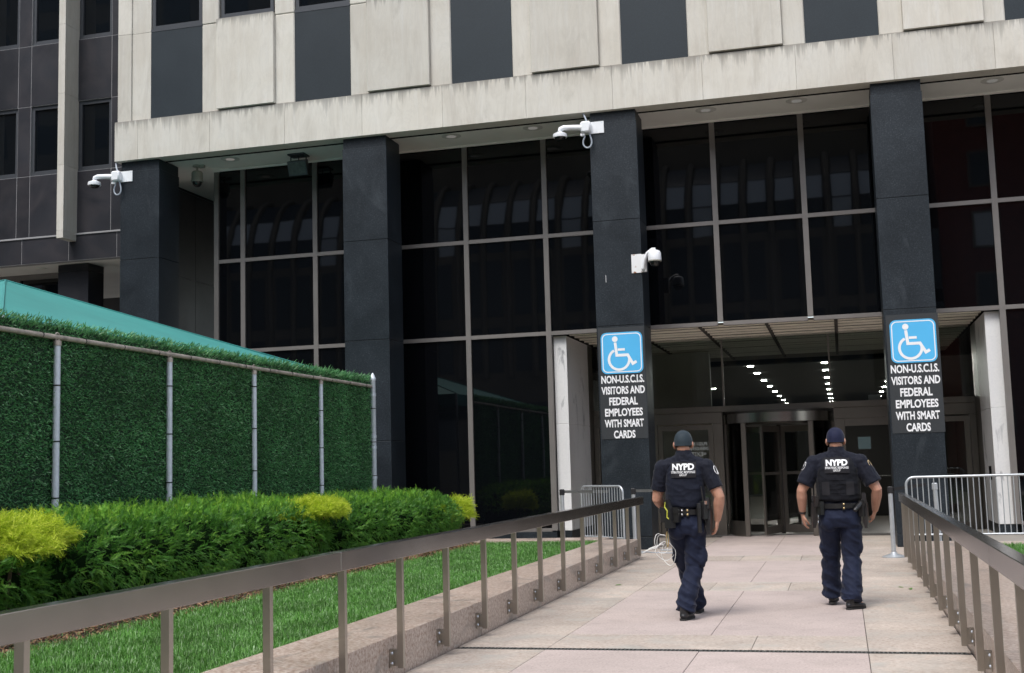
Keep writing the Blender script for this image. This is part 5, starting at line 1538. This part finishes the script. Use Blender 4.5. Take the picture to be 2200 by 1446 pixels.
        m.ellipsoid((0, 0, 0), 0.040, 0.050, 0.055); m.v = []; m.f = []
        m.tube([q(-0.075, 0, 0.035), q(-0.055, 0, 0.045), q(-0.01, 0, 0.052), q(0.06, 0, 0.045), q(0.13, 0, 0.034), q(0.185, 0, 0.028), q(0.205, 0, 0.025)], [(0.022, 0.018), (0.037, 0.036), (0.040, 0.047), (0.044, 0.040), (0.048, 0.030), (0.036, 0.024), (0.018, 0.016)], 14, up=up)
        m.tube([q(-0.025, 0, 0.04), q(-0.03, 0, 0.11), q(-0.032, 0, 0.16)], [(0.046, 0.042), (0.046, 0.040), (0.048, 0.042)], 14)
        part('shoe', solid(m, 0.006, 3, None, M['shoe'], 'shoe'))
        sp_ = MB(); pts = []
        for a, w_ in ((-0.082, 0.016), (-0.06, 0.036), (0.0, 0.040), (0.06, 0.043), (0.13, 0.050), (0.18, 0.041), (0.208, 0.018)): pts.append((a, w_))
        poly = [q(a, w_, 0.0) for a, w_ in pts]+[q(a, -w_, 0.0) for a, w_ in pts[::-1]]
        n = len(poly); top = [p_+up*0.022 for p_ in poly]
        sp_.add(poly+top, [tuple(range(n))[::-1], tuple(range(n, 2*n))]+[(k, (k+1) % n, n+(k+1) % n, n+k) for k in range(n)])
        put(sp_, 'shoe_sole', M['sole'], P, False)
    # ---- cap and hair
    cz = 1.782
    def dome(m, rx, ry, rz_, z_lo, nu=28, nv=10, cy=0.010):
        vs = []; fs = []
        for i in range(nv+1):
            th = PI/2*i/nv
            zz = cz+rz_*math.cos(th)
            for k in range(nu):
                ph = 2*PI*k/nu
                sr = math.sin(th)**0.80
                vs.append((rx*sr*math.cos(ph), cy+ry*sr*math.sin(ph), zz))
        base = len(vs)
        for k in range(nu):
            ph = 2*PI*k/nu
            vs.append((rx*0.985*math.cos(ph), cy+ry*0.985*math.sin(ph), cz-z_lo*(1.0-0.25*math.sin(ph))))
        for i in range(nv+1):
            for k in range(nu):
                k2 = (k+1) % nu
                fs.append((i*nu+k, i*nu+k2, (i+1)*nu+k2, (i+1)*nu+k) if i < nv else (i*nu+k, i*nu+k2, base+k2, base+k))
        return m.add(vs, fs)
    cap = put(dome(MB(), 0.0945, 0.118, 0.118, 0.030), 'cap', cap_mat)
    hd = MB()
    hd.tube([(0.0930*math.cos(a), 0.010+0.116*math.sin(a), cz-0.030*(1-0.25*math.sin(a))) for a in np.linspace(0, 2*PI, 33)], 0.0045, 6)
    put(hd, 'cap_band', cap_mat, cap)
    for k in range(6):
        ph = k*PI/3+PI/6
        put(MB().tube([(0.0950*math.sin(th)**0.8*math.cos(ph), 0.010+0.1185*math.sin(th)**0.8*math.sin(ph), cz+0.1185*math.cos(th)) for th in np.linspace(0.05, PI/2, 9)], 0.0019, 5), 'cap_seam', cap_mat, cap)
    put(MB().ellipsoid((0, 0.010, cz+0.119), 0.009, 0.009, 0.006, 10, 6), 'cap_button', cap_mat, cap)
    br = MB(); vs = []; fs = []
    for j, (ry_, dz) in enumerate(((0.10, 0.0), (0.19, -0.030))):
        for k in range(13):
            a = PI*0.08+PI*0.84*k/12
            vs.append((0.088*math.cos(a)*(1.0 if j == 0 else 0.95), 0.012+ry_*math.sin(a)*(1.1 if j == 0 else 1.0), cz-0.020+dz*math.sin(a)))
    n = len(vs); vs += [(x, y, z-0.004) for x, y, z in vs]
    for k in range(12):
        fs += [(k, k+1, 13+k+1, 13+k), (n+k, n+13+k, n+13+k+1, n+k+1), (13+k, 13+k+1, n+13+k+1, n+13+k)]
    put(br.add(vs, fs), 'cap_brim', cap_mat, cap)
    hm = MB(); vs = []; fs = []
    for i, z_ in enumerate((cz-0.025, cz-0.046, cz-0.060)):
        for k in range(17):
            a = PI+PI*0.08+PI*0.84*k/16
            sc_r = (1.0, 0.965, 0.90)[i]
            vs.append((0.0850*math.cos(a)*sc_r, 0.012+0.1045*math.sin(a)*sc_r, z_))
    for i in range(2):
        for k in range(16): fs.append((i*17+k, i*17+k+1, (i+1)*17+k+1, (i+1)*17+k))
    put(hm.add(vs, fs), 'hair', M['hair'])
    # ---- duty belt
    def bp(a, z_, off=0.0):
        a = R(a)
        return Vector(((0.190*bw+off)*math.sin(a), -0.003-(0.138*bw+off)*math.cos(a), z_))   # angle 0 at the back, + to the right
    bm = MB(); vs = []; fs = []
    nb = 36
    for k in range(nb):
        a = 360*k/nb
        for (o_, z_) in ((0.004, 1.045), (0.011, 1.045), (0.011, 1.097), (0.004, 1.097)): vs.append(bp(a, z_, o_))
    for k in range(nb):
        i0, i1 = 4*k, 4*((k+1) % nb)
        for j in range(4): fs.append((i0+j, i1+j, i1+(j+1) % 4, i0+(j+1) % 4))
    belt = put(bm.add(vs, fs), 'duty_belt', M['leather'], P, False)
    def frame(a):
        c0 = bp(a, 1.07, 0.012); out = (bp(a, 1.07, 0.1)-bp(a, 1.07, 0.0)).normalized(); up = Vector((0, 0, 1)); sd_ = up.cross(out)
        return c0, out, up, sd_
    for g_ in gear:
        kind, a = g_[0], g_[1]
        c0, out, up, sd_ = frame(a)
        def gp(mb, *ar, **kw):
            mb.v = [tuple(c0+(Vector(q_)-c0)*1.28) for q_ in mb.v]
            return put(mb, *ar, **kw)
        if kind == 'pouch':
            w_, h_, d_ = g_[2]
            pm = gp(MB().obox(c0+out*d_/2-up*(h_/2-0.04), sd_, out, up, w_/2, d_/2, h_/2), 'belt_pouch', M['leather'], P, False)
            gp(MB().obox(c0+out*(d_+0.002)+up*0.018, sd_, out, up, w_/2*0.98, 0.003, 0.024), 'pouch_flap', M['leather'], pm, False)
        elif kind == 'keeper':
            gp(MB().obox(c0+out*0.002, sd_, out, up, 0.011, 0.004, 0.033), 'belt_keeper', M['leather'], P, False)
            for dz in (0.016, -0.016): gp(MB().ellipsoid(c0+out*0.007+up*dz, 0.009, 0.009, 0.009, 10, 8), 'snap', M[g_[2]], P)
        elif kind == 'baton':
            tl = (up+sd_*g_[2]).normalized()
            b0 = c0+out*0.022
            bt = gp(MB().tube([b0-tl*g_[4], b0-tl*(g_[4]-0.01), b0+tl*(g_[3]-0.01), b0+tl*g_[3]], [0.014, 0.0175, 0.0165, 0.014], 12), 'baton', M['polymer'], P)
            gp(MB().tube([b0-tl*0.03, b0+tl*0.035], 0.0205, 12), 'baton_holder', M['leather'], bt)
        elif kind == 'holster':
            tl = (-up+sd_*g_[2]).normalized(); s2 = tl.cross(out)
            q0 = c0+out*0.030
            m = MB(); vs = []
            for (l_, w_, d_) in ((-0.02, 0.034, 0.020), (0.07, 0.036, 0.021), (0.15, 0.026, 0.017), (0.185, 0.018, 0.012)):
                for (i, j) in ((-1, -1), (1, -1), (1, 1), (-1, 1)): vs.append(q0+tl*l_+s2*w_*i+out*d_*j)
            fs = [(3, 2, 1, 0), (12, 13, 14, 15)]
            for r_ in range(3):
                for j in range(4): fs.append((4*r_+j, 4*r_+(j+1) % 4, 4*r_+4+(j+1) % 4, 4*r_+4+j))
            hs_ = gp(m.add(vs, fs), 'holster', M['polymer'], P, False)
            gp(MB().obox(q0-tl*0.055+s2*g_[3]*0.028, (s2*g_[3]*0.9-tl*0.25), out, tl, 0.030, 0.014, 0.045), 'pistol_grip', M['polymer'], hs_, False)
            gp(MB().obox(q0-tl*0.025-s2*g_[3]*0.010, s2, out, tl, 0.024, 0.012, 0.018), 'pistol_slide', M['chrome'] if len(g_) > 4 else M['polymer'], hs_, False)
        elif kind == 'taser':
            q0 = c0+out*0.035
            ts = gp(MB().obox(q0-up*0.045, sd_, out, up, 0.034, 0.026, 0.075), 'taser_holster', M['polymer'], P, False)
            gx_ = (sd_*-0.45+up).normalized()
            gp(MB().obox(q0+up*0.052+sd_*-0.012, gx_.cross(out), out, gx_, 0.020, 0.016, 0.05), 'taser_grip', M['polymer'], ts, False)
            gp(MB().tube([q0+out*0.027+up*0.085+sd_*-0.02, q0+out*0.028+up*0.045+sd_*-0.026, q0+out*0.029+up*0.015+sd_*0.002, q0+out*0.028-up*0.035-sd_*0.004, q0+out*0.027-up*0.050+sd_*0.014], [0.003, 0.006, 0.006, 0.007, 0.003], 7), 'taser_body', M['yellow'], ts)
        elif kind == 'cuffs':
            for k, dz in enumerate((0.0, -0.05)):
                cc = c0+out*0.02-up*(0.06-dz)
                gp(MB().tube([cc+(sd_*math.cos(t_)+up*math.sin(t_))*0.030 for t_ in np.linspace(0, 2*PI, 17)], 0.0055, 6), 'handcuff', M['chrome'], P)
        elif kind == 'radio':
            q0 = c0+out*0.024
            rd_ = gp(MB().obox(q0+up*0.015, sd_, out, up, 0.030, 0.020, 0.070), 'radio', M['polymer'], P, False)
            gp(MB().tube([q0+up*0.085-sd_*0.012, q0+up*0.20-sd_*0.03], [0.007, 0.005], 7), 'antenna', M['polymer'], rd_)
            gp(MB().obox(q0+up*0.072+out*0.004, sd_, out, up, 0.022, 0.017, 0.014), 'radio_top', M['chrome'], rd_, False)
        elif kind == 'carabiner':
            q0 = c0+out*0.015-up*0.03
            gp(MB().tube([q0, q0-up*0.06+sd_*0.008, q0-up*0.12], 0.007, 7), 'strap', M['leather'], P)
            gp(MB().tube([q0-up*0.12+(sd_*math.sin(t_)*0.020-up*(0.05-0.05*math.cos(t_))*1.2) for t_ in np.linspace(0, 2*PI, 17)], 0.0050, 6), 'carabiner', M['brass'], P)
    if J.get('watch'):
        el, wr = Vector(J['Lel']), Vector(J['Lwr'])
        q0 = el.lerp(wr, 0.93); ax = (wr-el).normalized()
        put(MB().tube([q0-ax*0.011, q0+ax*0.011], 0.0375, 16), 'watch_strap', M['polymer'], P)
        put(MB().obox(q0+Vector((-0.036, 0, 0)), (1, 0, 0), (0, 1, 0), ax, 0.006, 0.016, 0.017), 'watch_face', M['polymer'], P, False)
    return P

JA = dict(
    Lsh=(-0.222, -0.01, 1.520), Lel=(-0.295, 0.02, 1.205), Lwr=(-0.215, 0.245, 1.075), Lhand=((0.35, 0.85, -0.30), (0.8, -0.2, -0.4), (0.1, 0.2, 1.0), 0.75),
    Rsh=(0.222, -0.01, 1.520), Rel=(0.345, -0.055, 1.215), Rwr=(0.310, 0.02, 0.975), Rhand=((-0.18, 0.10, -1.0), (-0.85, 0.35, 0.1), (0.1, 0.95, 0.1), 0.85),
    Lhip=(-0.092, 0.0, 0.92), Lkn=(-0.055, 0.22, 0.53), Lan=(0.035, 0.46, 0.115), Ltoe=(0.045, 0.62, 0.03),
    Rhip=(0.092, 0.0, 0.92), Rkn=(0.055, 0.04, 0.51), Ran=(-0.045, -0.13, 0.115), Rtoe=(0.005, 0.05, 0.03),
    bulge='R', patch=1.500, sleeve=0.72)
officer('person in navy uniform and slate cap walking with white flex cuffs at the belt', (-1.565, 12.50, 0.0), R(2), JA, M['vest_a'], M['cap_a'], 'a',
        [('taser', -38), ('pouch', -22, (0.055, 0.115, 0.04)), ('keeper', -8, 'chrome'), ('keeper', 7, 'brass'), ('baton', 38, 0.0, 0.07, 0.16), ('radio', 56), ('holster', 78, -0.15, 1), ('carabiner', -62), ('cuffs', 96), ('pouch', -92, (0.06, 0.12, 0.045)), ('pouch', 170, (0.06, 0.09, 0.035)), ('radio', -125)])
JB = dict(
    Lsh=(-0.240, -0.01, 1.525), Lel=(-0.380, -0.04, 1.235), Lwr=(-0.388, 0.05, 0.990), Lhand=((0.10, 0.22, -1.0), (0.9, 0.35, 0.1), (0.3, -0.9, -0.1), 0.55),
    Rsh=(0.240, -0.01, 1.525), Rel=(0.394, -0.04, 1.235), Rwr=(0.362, 0.12, 1.005), Rhand=((-0.25, 0.45, -0.85), (-0.85, 0.25, 0.1), (0.2, 0.9, 0.2), 0.80),
    Lhip=(-0.108, 0.0, 0.92), Lkn=(-0.125, 0.17, 0.52), Lan=(-0.130, 0.28, 0.135), Ltoe=(-0.115, 0.44, 0.05), Llift=0.022, Lpitch=0.08,
    Rhip=(0.108, 0.0, 0.92), Rkn=(0.100, 0.03, 0.52), Ran=(0.075, -0.14, 0.115), Rtoe=(0.18, 0.0, 0.03),
    patch=1.498, sleeve=0.78, flare=1.22, watch=True, build=1.13, legs=1.08)
officer('person in dark uniform and navy cap walking with a wrist watch', (-0.055, 13.46, 0.0), R(-1), JB, M['vest_b'], M['cap_b'], 'b',
        [('keeper', 12, 'brass'), ('pouch', -50, (0.05, 0.11, 0.035)), ('holster', -72, -0.35, -1), ('radio', -88), ('baton', 52, 1.5, 0.10, 0.07), ('holster', 82, 0.05, 1, 'c'), ('pouch', 68, (0.06, 0.13, 0.04)), ('pouch', 165, (0.06, 0.09, 0.035)), ('cuffs', -110)])
# flex cuffs hanging from the belt, loose white loops
fc = thing('flex_cuffs', 'bundle of thin white plastic flex cuffs hanging beside the left officer', 'flex cuffs', (-1.80, 12.55, 0.85))
for k, (ax_, az_, dx_, dz_, tw) in enumerate(((0.055, 0.105, -0.03, -0.10, 0.1), (0.075, 0.075, -0.045, -0.07, 0.7), (0.09, 0.11, 0.03, -0.20, -0.5), (0.11, 0.085, 0.0, -0.17, 0.4))):
    c_ = Vector((-1.80+dx_, 12.55, 0.845+dz_))
    pts = [c_+Vector((ax_*math.cos(t_)*math.cos(tw), ax_*math.cos(t_)*math.sin(tw), az_*math.sin(t_)+0.012*math.sin(3*t_+k))) for t_ in np.linspace(0, 2*PI, 27)]
    MB().tube(pts, 0.0034, 6).build('cuff_loop', M['flex'], fc, smooth=True)
for k in range(3):
    MB().tube([(-1.82, 12.55, 0.74+0.012*k), (-1.90, 12.53, 0.725-0.01*k), (-1.94-0.02*k, 12.52, 0.71-0.012*k), (-1.97-0.03*k, 12.52, 0.70-0.02*k)], 0.0042, 6).build('cuff_tail', M['flex'], fc, smooth=True)
fl = thing('white_cable', 'thin pale cable lying on the stone floor by the sign column', 'cable', (-3.2, 21.6, 0))
MB().tube([(-3.60, 22.0, 0.012), (-3.35, 21.7, 0.012), (-3.0, 21.5, 0.012), (-2.7, 21.75, 0.012), (-2.9, 22.2, 0.012), (-3.3, 22.35, 0.012)], 0.010, 6).build('cable', M['cable'], fl, smooth=True)

# small green leaves blown onto the paving
for (x, y, a, s_, lb) in ((-2.92, 15.9, 0.4, 1.0, 'small green leaf on the paving beside the wall of the hedge lawn'), (0.70, 15.35, 1.7, 1.2, 'larger green leaf on the paving beside the railing that ends at the stanchion'), (0.60, 15.55, 2.6, 0.8, 'smaller green leaf on the paving beside the railing that ends at the stanchion')):
    lf = MB()
    ca_, sa_ = math.cos(a), math.sin(a)
    pts = [(-0.05, 0, 0.002), (-0.015, 0.020, 0.010), (0.02, 0.018, 0.012), (0.055, 0, 0.004), (0.02, -0.018, 0.012), (-0.015, -0.020, 0.010), (0.0, 0.0, 0.003)]
    lf.add([(x+(p_[0]*ca_-p_[1]*sa_)*s_, y+(p_[0]*sa_+p_[1]*ca_)*s_, p_[2]*s_+0.002) for p_ in pts], [(0, 6, 1), (1, 6, 2), (2, 6, 3), (3, 6, 4), (4, 6, 5), (5, 6, 0)])
    o = lf.build('fallen_leaf', M['grass'], None, loc=(x, y, 0.0))
    tag(o, lb, 'leaf', 'leaves fallen on the paving')
